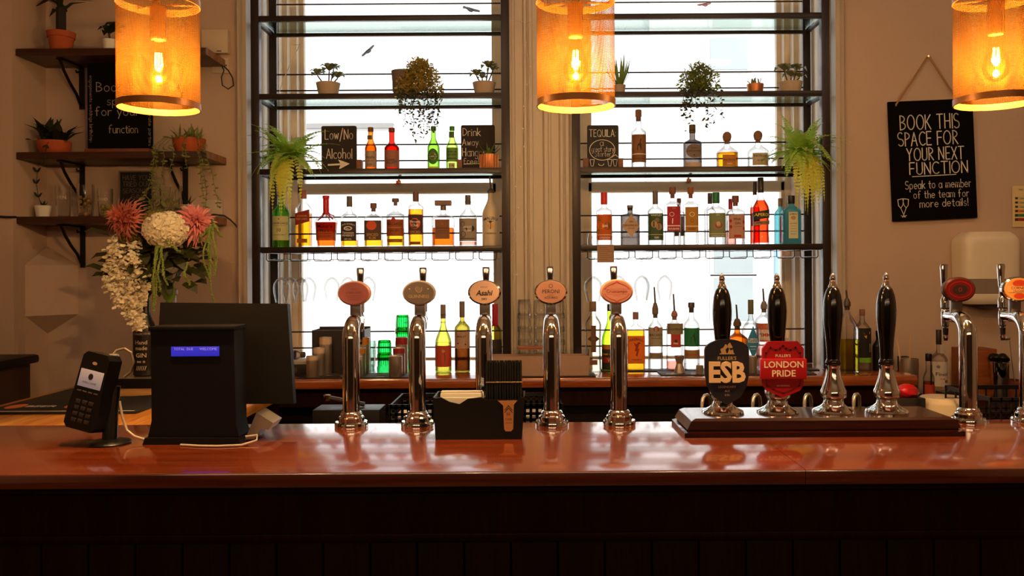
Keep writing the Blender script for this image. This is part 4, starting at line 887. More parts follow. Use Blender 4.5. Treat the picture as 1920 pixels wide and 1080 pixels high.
bottle('flat whisky liqueur bottle with orange demon label', 1175, 1208.5, 585, HW, 3.80, .70, .80, .24, .92, G_CLEAR, L_WHISKY, .70, pbr('9a6a5c', .5), 'cap', [(.13, .60, .97, paper('e8761c'), [('a', 'FIREBALL', .88, .8, .14, K), ('p', [(-.1, .3), (.1, .25), (.2, .4), (.35, .55), (.15, .52), (.3, .7), (.55, .74), (.2, .78), (0, .7), (-.3, .75), (-.1, .6), (-.2, .45), (.05, .45)], pbr('9a2c10', .5)), ('t', 'CINNAMON', .14, .6, .07, K), ('b', .05, .06, .8, K)])], n=5, ry=.6, ck=.33)
bottle('white rum bottle with grey label, red disc and pourer', 1214.5, 1242, 538, HW, 3.80, .50, .62, .32, .67, G_CLEAR, L_CLEAR, .3, pbr('7a685c', .5), 'pour', [(.30, .52, .96, paper('a29a86'), [('d', 0, .92, .42, pbr('a8382c', .5)), ('t', 'BACARDI', .6, .92, .2, K), ('b', .40, .42, .7, K), ('p', [(-.8, .08), (.8, .08), (.6, .18), (-.6, .18)], K)]), (.15, .22, .9, paper('8a7a6a'), [])], pour=.19)
bottle('pink gin bottle with red label and slanting pourer', 1249, 1279.5, 551, HW, 3.80, .56, .66, .30, .70, G_CLEAR, L_PINK, .12, pbr('a87060', .5), 'pour', [(.48, .62, .98, paper('8e7e62'), [('t', "Gordon's", .5, .9, .55, K)]), (.31, .48, .6, paper('b83a2c'), [('d', 0, .5, .3, K), ('t', 'PINK', .3, .5, .2, WH)])], n=3, pour=.22)
bottle('clear tequila bottle with green stag label and brown strip', 1281.5, 1311, 567, HW, 3.80, .66, .80, .34, .90, G_CLEAR, L_CLEAR, .1, DKCAP, 'cork', [(.36, .63, .97, paper('1f7a48'), [('p', [(-.3, .15), (.3, .15), (.3, .45), (.2, .6), (.35, .85), (.12, .65), (-.25, .5)], K)]), (.18, .31, .97, paper('9a7a54'), [('t', 'CAZADORES', .5, .92, .5, RD)])], ck=.42)
bottle('amber bitters bottle with pourer, behind the navy pump clip', 1362, 1402, 571, HW, 3.84, .46, .58, .27, .66, G_CLEAR, L_RUST, .62, pbr('6a4a34', .5), 'pour', [], pour=.22)
bottle('clear vodka bottle with blue diamond label', 1391, 1424, 562, HW, 3.80, .56, .76, .26, .84, G_CLEAR, L_CLEAR, .3, pbr('6a6444', .5), 'cap', [(.16, .64, .72, pbr('2a86b8', .5, name='blue_label'), [('a', 'CIROC', .60, .8, .08, WH), ('t', 'VODKA', .52, .8, .07, WH), ('b', .38, .40, .5, WH), ('b', .3, .31, .4, WH)], 'd')], ck=.32)
bottle('fruit cup bottle with red lettering and pourer, left of the red pump clip', 1416, 1448, 541, HW, 3.86, .60, .70, .30, .74, G_CLEAR, L_PINK, .3, pbr('8a7a72', .4), 'pour', [(.34, .57, .98, paper('d86a4c'), [('b', .1, .65, .98, paper('e8d8c8')), ('t', "PIMM'S", .38, .9, .34, RD), ('d', .1, .82, .22, GD)])], pour=.16)
bottle('small bottle with yellow label, right of the red pump clip', 1464, 1487, 620, HW, 3.84, .6, .74, .4, .86, G_CLEAR, L_PALE, .5, WHITE, 'cap', [(.2, .6, .95, paper('d8c84a'), [('t', 'FRUIT', .6, .8, .3, K)])])
# ---- right end of the worktop
bottle('square swing-top bottle of yellow oil with steel pourer', 1569, 1607, 544, HW, 3.68, .52, .76, .26, .80, G_CLEAR, L_OIL, .40, DKCAP, 'pour', [], n=4, name='oil_bottle', pour=.10)
bottle('clear plastic bottle with black and green label', 1601, 1632, 580, HW, 3.76, .66, .84, .28, .94, G_CLEAR, None, 0, CORK, 'cap', [(.14, .70, .98, paper('1c1614'), [('b', .0, .14, .99, pbr('7ac024', .5)), ('p', [(-.9, .72), (-.2, .78), (.1, .7), (.6, .84), (.6, .9), (.1, .78), (-.2, .86), (-.9, .8)], pbr('d8922c', .5)), ('b', .2, .5, .0, K), ('p', [(.55, .3), (.9, .3), (.9, .55), (.55, .55)], WH)])], name='squash_bottle')
bottle('black bottle in the gap behind the rightmost hand pump', 1636, 1656, 620, HW, 3.76, .6, .78, .36, .9, BLACK, None, 0, BLACK, 'cap', [], name='bottle')
# ---- side shelf at the right
HS = SZ+.0005
bottle('white-labelled rum bottle with black cap on the side shelf', 1745, 1775, 618, HS, 3.62, .58, .72, .27, .84, G_CLEAR, L_PALE, .5, pbr('241a18', .4), 'cap', [(.22, .56, .97, paper('c8bcb0'), [('t', 'Finest', .5, .75, .16, K), ('d', .5, .2, .22, paper('6a5a50')), ('d', -.5, .8, .2, paper('8a7a6e')), ('t', 'RUM', .3, .3, .1, RD)]), (.68, .80, .28, paper('b8b0a4'), [])], ck=.33)
bottle('small red sauce bottle with black cap on the side shelf', 1731, 1751, 663, HS, 3.54, .52, .70, .5, .90, G_CLEAR, L_RUST, .45, BLACK, 'cap', [(.1, .4, .95, paper('a83418'), [])], name='sauce_bottle')

# ================================================================== GLASSES
def wineglass(loc, label, g, s=1.0, copa=False):
    r = thing('wine_glass', label, 'glass', loc, group=g)
    bw = .040 if copa else .036
    prof = [(.033, 0), (.033, -.002), (.012, -.006), (.004, -.014), (.0036, -.075), (.006, -.083), (.022, -.094), (bw*.92, -.112), (bw, -.130), (bw*.96, -.152), (bw*.80, -.178), (bw*.70, -.196)]
    M().lathe([(a*s, b*s) for a, b in prof][::-1], 32, False).build('bowl', G_THIN, r)
    return r
zf = 1.63-.026
for px, Y, L in ((527, 3.86, 'hanging wine glass at the far left of the left rack'), (544, 3.83, 'hanging wine glass, second from the left, in front of the first'), (563, 3.90, 'hanging wine glass, third from the left in the left rack'), (578, 3.98, 'hanging wine glass at the right of the left cluster, set back'),
                 (622, 3.96, 'faint hanging wine glass in the middle of the left rack'), (652, 3.96, 'faint hanging wine glass just left of the salmon badge'), (690, 3.98, 'faint hanging wine glass above the salmon badge')):
    wineglass((P(px, 490, Y).x, Y, zf), L, 'stemware hanging in the left rack')
for px, Y, L, c in ((1112, 3.85, 'large round hanging gin glass at the left of the right rack', True), (1160, 3.97, 'faint hanging wine glass behind the red-lettered badge', False), (1203, 3.97, 'faint hanging wine glass above the white rum pourer', False), (1246, 3.97, 'faint hanging wine glass above the pink gin pourer', False)):
    wineglass((P(px, 490, Y).x, Y, zf), L, 'stemware hanging in the right rack', 1.02, c)
def tumbler(loc, mat, label, g, s=1.0, cat='glass'):
    r = thing('tumbler', label, cat, loc, group=g)
    vs = [(.030, 0), (.0315, .003), (.0345, .050), (.0350, .066), (.0385, .070), (.0385, .095), (.0365, .096)]
    m = M(); m.loft([(a*s, a*s, b*s, 2) for a, b in [(.031, .004)]+vs[1:]][::-1], 20, False).loft([(.030*s, .030*s, .0, 2), (.030*s, .030*s, .012*s, 2)], 20)
    for k in range(10):
        t = 2*PI*k/10; m.tube([(.0318*s*math.cos(t), .0318*s*math.sin(t), .006*s), (.0355*s*math.cos(t), .0355*s*math.sin(t), .064*s)], .0014*s, 5)
    m.build('glass_wall', mat, r, 50); return r
names = ['left', 'middle', 'right']; lv = ['bottom', 'second', 'third', 'fourth', 'top']
t0 = None
for i, px in enumerate((984, 1015, 1046)):
    for k in range(5):
        # upside-down stacked tumblers
        L = '%s tumbler of the %s glass stack before the pillar' % (lv[k], names[i]); loc = (P(px, 660, 3.795).x, 3.795, HW+.096*.86+k*.0585)
        if t0 is None:
            t0 = tumbler(loc, G_TUMB, L, 'stacked tumblers before the pillar', .86)
            t0.rotation_euler = (PI, 0, 0)
        else:
            o = copy_thing(t0, loc, None, L)
GT = [(755, 3.86, 0, 'bottom of the tall stack of green tumblers'), (755, 3.86, 1, 'second in the tall stack of green tumblers'), (755, 3.86, 2, 'third in the tall stack of green tumblers'), (755, 3.86, 3, 'top of the tall stack of green tumblers'), (721, 3.82, 0, 'lower green tumbler of the short stack'), (721, 3.82, 1, 'upper green tumbler of the short stack')]
g0 = None
for px, Y, k, L in GT:
    loc = (P(px, 660, Y).x, Y, HW+.096*.88+k*.055)
    if g0 is None: g0 = tumbler(loc, G_EMER, 'bottom of the tall stack of green tumblers', 'stacked green tumblers', .88); g0.rotation_euler = (PI, 0, 0)
    else: copy_thing(g0, loc, None, L)
tumbler((P(690, 660, 3.95).x, 3.95, HW), thin('teal_glass', '9fc0b0', '3f7a66', power=1.4), 'dull green glass half hidden by the first tap', None, 1.0).scale = (1, 1, 1.35)
for k, (dx, dy, dz) in enumerate(((1097, 3.87, 0), (1106, 3.93, 0))):
    r = thing('shot_glass', ['front small shot glass at the left end of the gin shelf', 'rear small shot glass at the left end of the gin shelf'][k], 'glass', (P(dx, 455, dy).x, dy, ZC), group='shot glasses')
    M().lathe([(.012, 0), (.013, .004), (.010, .022), (.016, .052), (.0165, .054)][::-1], 20, False).lathe([(.012, 0), (.012, .008)], 20).build('glass_wall', G_CLEAR, r)
# steel spirit measures on the bar mat
def measure(px, top, base, Y, w, band, L):
    p = P(px, top, Y); r = thing('thimble_measure', L, 'measure', (p.x, Y, H+.006), group='steel thimble measures'); h = p.z-H-.006; R = w/2*Y/F
    M().lathe([(R*.97, 0), (R, .002), (R, h*.80), (R, h-.001), (R*.93, h), (R*.9, h-.002), (R*.9, h*.1), (0, h*.1)], 28).build('cup', STEEL, r)
    if band: M().lathe([(R*1.012, h*.80), (R*1.012, h*.985)], 28, False).build('colour_band', pbr(band, .4), r)
    return r
for a in ((585.5, 667, 0, 3.61, 22, 'd8bca4', 'smallest steel measure of the left trio'), (598, 652, 0, 3.66, 22, 'd8bca4', 'middle steel measure of the left trio'), (610.5, 632, 0, 3.72, 23, 'd8bca4', 'tallest steel measure of the left trio'),
          (669, 667, 0, 3.61, 20, 'd8bca4', 'small steel measure behind the first tap'), (675, 652, 0, 3.66, 21, 'c07a1c', 'amber-banded steel measure behind the first tap'), (681, 632, 0, 3.73, 23, 'c07a1c', 'tall amber-banded steel measure right of the first tap'),
          (741.5, 667, 0, 3.61, 25, None, 'plain steel measure in front of the red-banded pair'), (748, 652, 0, 3.66, 22, '9a2430', 'middle red-banded steel measure before the green glasses'), (753, 632, 0, 3.72, 22, '9a2430', 'tall red-banded steel measure before the green glasses')):
    measure(*a)
def jig(px, Y, L, top, w):
    p = P(px, top, Y); r = thing('jigger', L, 'jigger', (p.x, Y, H+.006)); h = p.z-H-.006; R = w/2*Y/F
    M().lathe([(R*1.05, 0), (R*1.05, .003), (R*.62, h*.52), (R*.60, h*.58), (R*.95, h*.97), (R, h), (R*.9, h-.002), (R*.55, h*.6), (0, h*.6)], 28).build('double_cup', STEEL, r)
jig(1274, 3.67, 'hourglass steel jigger on the mat left of the navy pump clip', 667, 20)
measure(1312, 685, 0, 3.64, 14, None, 'short steel measure peeping beside the navy pump clip')
measure(1411, 668, 0, 3.66, 16, None, 'steel measure between the two pump clips')
# bar mats
def mat_(xa, xb, y0, y1, L, c1, c2, seed):
    random.seed(seed); r = thing('bar_mat', L, 'bar mat', ((xa+xb)/2, (y0+y1)/2, H)); w, d = (xb-xa)/2, (y1-y0)/2
    b = M().box(-w, w, -d, d, .0005, .0055, .001).build('base', pbr(c1, .6), r); mb = M()
    for k in range(26):
        x, y = random.uniform(-w*.88, w*.88), random.uniform(-d*.8, d*.8); a_, b_ = random.uniform(.008, .03), random.uniform(.004, .012)
        mb.add([(x-a_, y-b_, .0058), (x+a_, y-b_*.6, .0058), (x+a_*.8, y+b_, .0058), (x-a_*.7, y+b_*.7, .0058)], [(0, 1, 2, 3)])
    mb.build('printed_pattern', pbr(c2, .6), b)
X_ = lambda px, Y: P(px, 690, Y).x
mat_(X_(557, 3.60), X_(770, 3.60), 3.585, 3.74, 'patterned dark bar mat under the steel measures', '241c1a', 'a89a8a', 1)
mat_(X_(893, 3.59), X_(1117, 3.59), 3.580, 3.70, 'black bar mat under the steel napkin tray', '1c1614', '3a302c', 2)
mat_(X_(1128, 3.76), X_(1345, 3.76), 3.755, 3.84, 'thin dark mat under the row of spirits', '2a2220', '6a5a50', 3)
mat_(X_(1240, 3.61), X_(1530, 3.61), 3.600, 3.735, 'cream and red patterned bar mat under the jigger', '2a201c', 'cbb89a', 4)
mat_(X_(1500, 3.77), X_(1535, 3.77), 3.755, 3.83, 'small dark coaster near the right end of the worktop', '1a1614', '8a8078', 5)
# napkin tray, stirrers, black box and oddments on the worktop
p = P(1010, 700, 3.645); x0, x1 = X_(916, 3.6)-p.x, X_(1104, 3.6)-p.x
r = thing('napkin_tray', 'steel tray with clear upper rim, in front of the stacked glasses', 'tray', (p.x, 3.645, H+.006))
M().box(x0, x1, -.05, -.047, 0, .082).box(x0, x1, .047, .05, 0, .082).box(x0, x0+.003, -.047, .047, 0, .082).box(x1-.003, x1, -.047, .047, 0, .082).box(x0, x1, -.047, .047, 0, .004).build('steel_body', pbr('c8a490', .4, .5, name='warm_steel', stretch=(1, 1, 20)), r)
M().box(x0, x1, -.05, -.048, .0825, .108).box(x0, x1, .048, .05, .0825, .108).box(x0, x0+.002, -.048, .048, .0825, .108).box(x1-.002, x1, -.048, .048, .0825, .108).build('clear_rim', G_CLEAR, r)
random.seed(4)
s0 = None
for k in range(8):
    loc = (p.x-.02+random.uniform(-.02, .02), 3.602+k*.010, H+.006+.1085+.0052*(k % 2))
    if s0 is None:
        s0 = thing('wooden_stirrer', 'reddish wooden stirrer in the bundle across the napkin tray rim', 'stirrer', loc, .1, 'stirrers across the napkin tray'); M().box(-.055, .055, -.003, .003, 0, .005, .001).build('stick', pbr('a0604a', .6), s0)
    else: copy_thing(s0, loc, random.uniform(-.08, .12))
p = P(641, 650, 3.82); r = thing('black_box', 'black open-topped box behind the first tap', 'box', (p.x, 3.82, HW)); w = 48.5*3.82/F; h = P(641, 617, 3.82).z-HW
M().box(-w, w, -.07, -.064, 0, h).box(-w, w, .064, .07, 0, h*1.04).box(-w, -w+.006, -.064, .064, 0, h).box(w-.006, w, -.064, .064, 0, h).box(-w, w, -.064, .064, 0, .005).build('shell', pbr('2a2221', .5), r)
r = thing('card_deck_box', 'small black box with faded emblem beside the till screen', 'box', (X_(560, 3.70), 3.72, HW)); M().box(-.065, .065, -.05, .05, 0, .05, .003).build('carton', pbr('1c1614', .5), r)
mb = M(); mb.disc(-.01, .026, .012, .014, flat(-.0505)); mb.build('emblem', pbr('4a3a34', .6), r)
for k in range(2):
    r = thing('folded_leaflet', ['lower pale folded leaflet on the small black box', 'upper pale folded leaflet on the small black box'][k], 'leaflet', (X_(560, 3.72)+k*.004, 3.72, HW+.0505+k*.009)); M().box(-.060, .060, -.04, .04, 0, .008, .002).build('sheet', paper(['b8aa9c', 'd0c4b8'][k]), r)
r = thing('plastic_bottle', 'small clear bottle with dark cap lying on the leaflets', 'bottle', (X_(556, 3.72)-.05, 3.70, HW+.0685+.0205), rot=(0, PI/2, 0))
M().lathe([(.018, 0), (.02, .004), (.02, .06), (.012, .072), (.012, .076)], 20).build('body', G_CLEAR, r); M().lathe([(.0125, .074), (.0125, .092), (0, .092)], 18).build('cap', DKCAP, r)
M().lathe([(.0203, .01), (.0203, .05)], 20, False).build('label', paper('5a4a8a'), r)
# card clipped on the lowest right rail
p = P(1135.5, 475, 3.785); r = thing('price_card', 'small brown card hanging from the lowest rail of the right rack', 'card', (p.x, 3.784, p.z))
M().box(-.037, .037, -.001, .001, -.040, .038).build('card', paper('a8846a'), r)
mb = M(); f = flat(-.0014)
for k in range(7): mb.rect(-.028, .012+.012*(k % 3)-.004, .024-k*.0085, .0252-k*.0085, f)
mb.build('print', pbr('6a4a38', .7), r)

# ================================================================== PLANTS
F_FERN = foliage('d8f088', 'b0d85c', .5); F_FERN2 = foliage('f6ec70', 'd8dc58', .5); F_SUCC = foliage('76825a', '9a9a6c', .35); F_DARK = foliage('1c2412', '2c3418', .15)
F_STR = foliage('2c3018', '4a4a24', .12); F_GOLD = foliage('d8bc5c', '9c9440', .45); F_VINE = foliage('6a7a34', '98a04c', .35); F_SPIKE = foliage('5a7434', '8aa04a', .3)
def rv(a): return Vector((random.uniform(-a, a), random.uniform(-a, a), random.uniform(-a, a)))
def dirv(az, el): return Vector((math.cos(el)*math.cos(az), math.cos(el)*math.sin(az), math.sin(el)))
def pot(root, r0, r1, h, m, rim=0, name='pot', soil=True):
    pr = [(r0*.96, 0), (r0, .002)]
    pr += [(r1, h)] if not rim else [(r0+(r1-r0)*.72, h-rim), (r1*1.0, h-rim), (r1*1.06, h)]
    k = r1*1.06 if rim else r1
    M().lathe(pr+[(k*.9, h), (k*.86, h*.86), (0, h*.86)], 32).build(name, m, root)
    if soil: M().lathe([(k*.84, h*.86), (k*.84, h*.9), (0, h*.91)], 20).build('soil', SOIL, root)
def frond(mb, p, az, el, L, droop, lw=.042, n=18):
    d = dirv(az, el); p = Vector(p); st = L/n; pts = [p.copy()]
    for i in range(n):
        t = (i+1)/n
        d = (d+Vector((0, 0, -droop*st))).normalized(); q = p+d*st
        sd = d.cross(Vector((0, 0, 1)));  sd = (sd if sd.length > .05 else Vector((1, 0, 0))).normalized()
        w = lw*math.sin(PI*min(1, .18+.8*t))**.8*(1.05-t*.75)
        if i > 1:
            for s in (-1, 1):
                mb.leaf(p, sd*s*1.0+d*.55+rv(.12), sd.cross(d)+rv(.1), w, .011, .3)
        p = q; pts.append(q.copy())
    mb.tube(pts, [.0012*(1-.8*i/n)+.0003 for i in range(n+1)], 4)
def fern(px, py, Y, zb, label, ups, downs, seed, side):
    random.seed(seed); x = P(px, py, Y).x
    r = thing('potted_fern', label, 'plant', (x, Y, zb)); pot(r, .032, .042, .06, pbr('5a4a3a', .7), 0)
    mb = M()
    for k in range(ups):
        az = random.uniform(-PI-.2, .2); frond(mb, (random.uniform(-.02, .02), random.uniform(-.02, .02), .055), az, random.uniform(.1, 1.3), random.uniform(.15, .25), random.uniform(4, 11))
    mb.build('fronds', F_FERN, r)
    mb = M()
    for k in range(downs):
        az = random.uniform(-2.4, -.75)+side*.3; frond(mb, (side*.015+random.uniform(-.03, .03), -.03, .05), az, random.uniform(.0, .5), random.uniform(.20, .32), random.uniform(17, 26), .026)
    mb.build('drooping_fronds', F_FERN2, r)
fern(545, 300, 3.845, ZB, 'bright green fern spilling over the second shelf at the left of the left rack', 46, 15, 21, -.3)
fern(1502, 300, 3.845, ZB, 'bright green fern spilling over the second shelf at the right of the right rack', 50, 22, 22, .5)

def rosette(mb, c, R, n, tilt=0):
    c = Vector(c)
    for k in range(n):
        f = k/n; az = k*2.4; el = .15+1.1*f; L = R*(1-.35*f)*1.12
        mb.leaf(c, dirv(az, el), (0, 0, 1), L, L*.7, .9, .62)
def succulent(px, base, potw, pottop, heads, Y, zb, label, m=GREYPOT, fm=F_SUCC):
    x = P(px, base, Y).x; r = thing('potted_succulent', label, 'plant', (x, Y, zb)); s = Y/F
    h = (base-pottop)*s; R = potw/2*s; pot(r, R*.78, R, h, m)
    mb = M(); mb2 = M()
    for hx_, hy, hr in heads:
        q = (hx_*s, random.uniform(-.01, .01), h+hy*s); rosette(mb, q, hr*s, 13)
        mb2.tube([(hx_*s*.3, 0, h*.8), (hx_*s*.8, q[1], h+hy*s*.6), q], .003, 6)
    mb.build('leaves', fm, r); mb2.build('stem', pbr('4a3a2a', .7), r)
random.seed(31)
succulent(615.5, 177, 45, 152, [(-19, 14, 17), (3, 22, 20), (18, 9, 17), (10, 27, 14)], 3.86, ZA, 'small succulent in a pale pot on the top-left of the left rack')
succulent(908, 175, 44, 151, [(-14, 12, 17), (8, 27, 18), (16, 22, 14), (-4, 8, 12)], 3.86, ZA, 'small succulent in a pale pot at the right end of the left rack')
succulent(1482, 170, 45, 148, [(-12, 20, 20), (12, 22, 18), (2, 10, 17), (16, 8, 13)], 3.87, ZA, 'succulent in a pale clay pot at the right end of the right rack')
random.seed(32)
x = P(1162, 170, 3.87).x; r = thing('potted_aloe', 'spiky aloe in a pale pot beside the middle lamp', 'plant', (x, 3.87, ZA)); pot(r, .021, .027, .045, GREYPOT)
mb = M()
for k in range(13): az = k*2.4; mb.leaf((0, 0, .038), dirv(az, 1.0+.35*(k/13)), (0, 0, 1), random.uniform(.11, .16), .016, -.2, .3)
mb.leaf((0, 0, .04), (.42, -.1, .9), (0, 0, 1), .145, .014, -.3, .3); mb.leaf((0, 0, .04), (-.6, -.1, .85), (0, 0, 1), .13, .014, -.3, .3)
mb.build('leaves', F_SPIKE, r)
x = P(1416, 168, 3.87).x; r = thing('potted_succulent', 'tiny succulent in a copper pot on the top shelf of the right rack', 'plant', (x, 3.87, ZA)); pot(r, .033, .038, .045, COPPER)
mb = M()
for k in range(16): mb.leaf((random.uniform(-.02, .02), random.uniform(-.015, .015), .040), dirv(k*2.4, random.uniform(.6, 1.4)), (0, 0, 1), random.uniform(.03, .045), .012, .2)
mb.build('leaves', F_SUCC, r)
x = P(917, 316, 3.84).x; r = thing('potted_agave', 'spiky plant in a ribbed copper pot before the hangover chalkboard', 'plant', (x, 3.835, ZB))
R = 17.5*3.84/F; m_ = M(); m_.loft([(R*.95, R*.95, 0, 2), (R, R, .003, 2), (R, R, .063, 2), (R*.92, R*.92, .063, 2), (R*.9, R*.9, .05, 2)], 36)
for k in range(24): t = 2*PI*k/24; m_.tube([(R*math.cos(t), R*math.sin(t), .001), (R*math.cos(t), R*math.sin(t), .062)], .0016, 5)
m_.build('pot', COPPER, r); mb = M()
for k in range(22): f = k/22; mb.leaf((0, 0, .055), dirv(k*2.4, .25+1.2*f*random.uniform(.7, 1)), (0, 0, 1), random.uniform(.05, .105)*(.6+.5*f), .013, -.1, .3)
mb.build('leaves', F_SPIKE, r)
# trailing plants
def trailing(px, py, Y, zb, w, top, dens, strands, slen, label, fb, fs, seed, potx=None, dot=.008):
    random.seed(seed); x = P(px, py, Y).x; s = Y/F
    r = thing('trailing_plant', label, 'plant', (x, Y, zb))
    if potx: 
        R = 21*s; m_ = M().lathe([(R*.8, 0), (R, .11), (R*.93, .11), (R*.9, .02), (0, .02)], 32, c=(potx*s, .015, 0)); m_.build('pot', pbr('6e5f56', .7, name='grey_pot'), r)
    else: pot(r, .03, .04, .05, pbr('5a4a3a', .7))
    mb = M()
    for k in range(dens):
        u = random.gauss(0, .42); u = max(-1, min(1, u)); v = random.random(); hh = top*s*math.sqrt(max(0, 1-u*u*.8)); p = Vector((u*w*s, random.uniform(-.06, .03)-.02, v*hh-.02*(abs(u))))
        mb.leaf(p, dirv(random.uniform(0, 6.28), random.uniform(-.6, .9)), rv(1)+Vector((0, 0, .8)), random.uniform(.012, .024), .008, .3)
    for k in range(30):
        u = random.uniform(-1, 1); pts = [Vector((u*w*s*.5, -.01, .02)), Vector((u*w*s*.8, -.03, top*s*random.uniform(.4, .9))), Vector((u*w*s, -.04, top*s*random.uniform(0, .5)))]; mb.tube(pts, .0009, 4)
    mb.build('foliage', fb, r)
    mb = M()
    for k in range(strands):
        u = random.uniform(-.95, .95); p = Vector((u*w*s, -.10-random.uniform(0, .015), .008)); L = slen*s*random.uniform(.35, 1)*(1-.25*abs(u)); pts = [Vector((u*w*s*.8, -.035, .02)), p.copy()]; n = int(L/.011)
        for i in range(n):
            p = p+Vector((random.uniform(-.004, .004), random.uniform(-.002, .002), -.011)); pts.append(p.copy())
            mb.leaf(p, dirv(random.uniform(0, 6.28), random.uniform(-.9, .3)), rv(1), dot*random.uniform(1.1, 2.0), dot, .2, .4)
        mb.tube(pts, .0008, 4)
    mb.build('hanging_strands', fs, r)
trailing(790, 176, 3.84, ZA, 40, 64, 2000, 26, 112, 'golden trailing plant tumbling out of a grey pot on the left rack', F_GOLD, F_STR, 41, -36, .0095)
trailing(1308, 172, 3.85, ZA, 38, 54, 1100, 15, 100, 'string-of-hearts plant trailing down before the tequila bottles', F_VINE, F_STR, 42, None, .0115)

# ================================================================== CHALKBOARDS ON THE RACKS
def rounded(w, h, r, n=4):
    o = []
    for cx, cz, a in ((w-r, h-r, 0), (-w+r, h-r, 90), (-w+r, -h+r, 180), (w-r, -h+r, 270)):
        for k in range(n+1): t = math.radians(a+90*k/n); o.append((cx+r*math.cos(t), cz+r*math.sin(t)))
    return o[::-1]
def board(x0, x1, y0, y1, Y, label, lines, art=None, rot=0, mat=SLATE, lws={}, th=.006, lw=.0042, chm=CHALK, rr=.008, feet=(), name='chalkboard', zb=None, footm=BLOCKWOOD):
    random.seed(len(label)); c = P((x0+x1)/2, (y0+y1)/2, Y); w, h = (x1-x0)/2*Y/F, (y1-y0)/2*Y/F
    if zb is not None: c.z = zb+h+.002
    r = thing(name, label, 'chalkboard', c, rot=(0, rot, 0))
    M().prism(rounded(w, h, rr), -th/2, th/2, 'y').build('panel', mat, r)
    loc = lambda px, py: ((px-(x0+x1)/2)*Y/F, -(py-(y0+y1)/2)*Y/F)
    mb = M(); y = -th/2-.0006
    for st, a, b, base, cap in lines:
        xa, z = loc(a, base); xb, _ = loc(b, base); chalk(mb, st, xa, xb, z, cap*Y/F, y, min(lw, .085*cap*Y/F))
    if art: art(mb, loc, y)
    if mb.v: mb.build('chalk_lettering', chm, r)
    for fx in feet:
        fx0, _ = loc(fx, 0); M().box(fx0-.011, fx0+.011, -.022, .03, -h-.001, -h+.042, .001).build('wooden_foot', footm, r)
    return r
BRD = pbr('342e2c', .8, spec=.2, var=.1, name='grey_slate')
def arrow(mb, loc, y):
    poly_stroke(mb, [loc(616, 309), loc(638, 308)], .008, y)
    a, b, c_, d = loc(634, 299), loc(656, 307), loc(635, 318), loc(639, 308); mb.add([(q[0], y, q[1]) for q in (a, d, c_, b)], [(0, 1, 2, 3)])
board(603, 669, 236, 318, 3.845, 'low-alcohol chalkboard with white arrow, beside the left fern', [('Low/No', 610, 662, 261, 18), ('Alcohol', 612, 660, 297, 18)], arrow, 0, BRD, feet=(674,), zb=ZB, lw=.0044)
def under(mb, loc, y): poly_stroke(mb, [loc(870, 308), loc(900, 307)], .004, y)
board(864.5, 928, 235, 318, 3.865, 'hangover-free chalkboard behind the copper pot', [('Drink', 868, 901, 255, 14), ('Away', 867, 897, 273, 12), ('Hangover', 867, 925, 293, 15), ('free!', 869, 897, 308, 11)], under, 0, BRD, feet=(862,), zb=ZB)
def bubble(mb, loc, y):
    cx, cz = loc(1129, 280)
    mb.ring(cx, cz, .058, .047, .003, flat(y), 34)
    poly_stroke(mb, [loc(1146, 294), loc(1154, 289), loc(1158, 293)], .003, y)
    for px in (1110, 1143, 1153):
        a, b, c_, d = loc(px-4, 298), loc(px-2, 310), loc(px+2, 310), loc(px+4, 298); poly_stroke(mb, [a, b, c_, d, a], .0025, y)
    a = loc(1127, 306); mb.ring(a[0], a[1], .013, .009, .003, flat(y), 16, 170, 370)
board(1101, 1160, 233.5, 314, 3.85, 'tequila story-starter chalkboard with a speech bubble', [('TEQUILA:', 1105, 1154, 255, 13), ('a', 1125, 1131, 272, 12), ('great story', 1109, 1151, 283, 10), ('Starter', 1115, 1145, 292, 9)], bubble, 0, pbr('2c2a26', .75, name='dark_slate'), feet=(1098, 1163), zb=ZB, lw=.0036)

# ================================================================== RIGHT WALL
def glasses_art(mb, loc, y):
    for s, px in ((1, 1684), (-1, 1694)):
        q = lambda a, b: loc(px+s*a, b)
        poly_stroke(mb, [q(-5, 372), q(-4, 383), q(0, 388), q(4, 382), q(6, 370), q(-5, 372)], .003, y); poly_stroke(mb, [q(0, 388), q(6, 403)], .003, y); poly_stroke(mb, [q(2, 405), q(10, 402)], .003, y)
    poly_stroke(mb, [loc(1708, 330), loc(1790, 329)], .003, y)
wb = board(1669, 1827, 188, 412, 3.832, 'large black chalkboard hanging askew from a rope on the right wall',
     [('BOOK THIS', 1690, 1800, 242, 27), ('SPACE FOR', 1684, 1796, 272, 25), ('YOUR NEXT', 1700, 1806, 300, 23), ('FUNCTION', 1704, 1812, 326, 22), ('Speak to a member', 1694, 1817, 353, 15), ('of the team for', 1709, 1812, 371, 14), ('more details!', 1720, 1810, 388, 14)], glasses_art, math.radians(-2.1), pbr('080605', .9, spec=.1, name='black_board'), th=.012, lw=.0044, rr=.002)
a, t, b = P(1680, 196, 3.826), P(1741, 106, 3.836), P(1797, 190, 3.826); iv = Matrix.Translation(wb.location) @ Matrix.Rotation(math.radians(-2.1), 4, 'Y'); iv = iv.inverted()
M().tube([iv @ q for q in (a+Vector((0, .004, -.008)), a, a*.5+t*.5, t+Vector((-.006, 0, -.004)), t, t+Vector((.006, 0, -.004)), b*.5+t*.5, b, b+Vector((0, .004, -.008)))], .0042, 8).build('rope', pbr('a07850', .9, scale=200, bump=.6, name='jute_rope'), wb)
tag(M().tube([P(1741, 105, 3.825), P(1741, 105, 3.849)], .004, 10).build('wall_hook', STEEL), 'small hook holding the rope of the right chalkboard', 'hook')
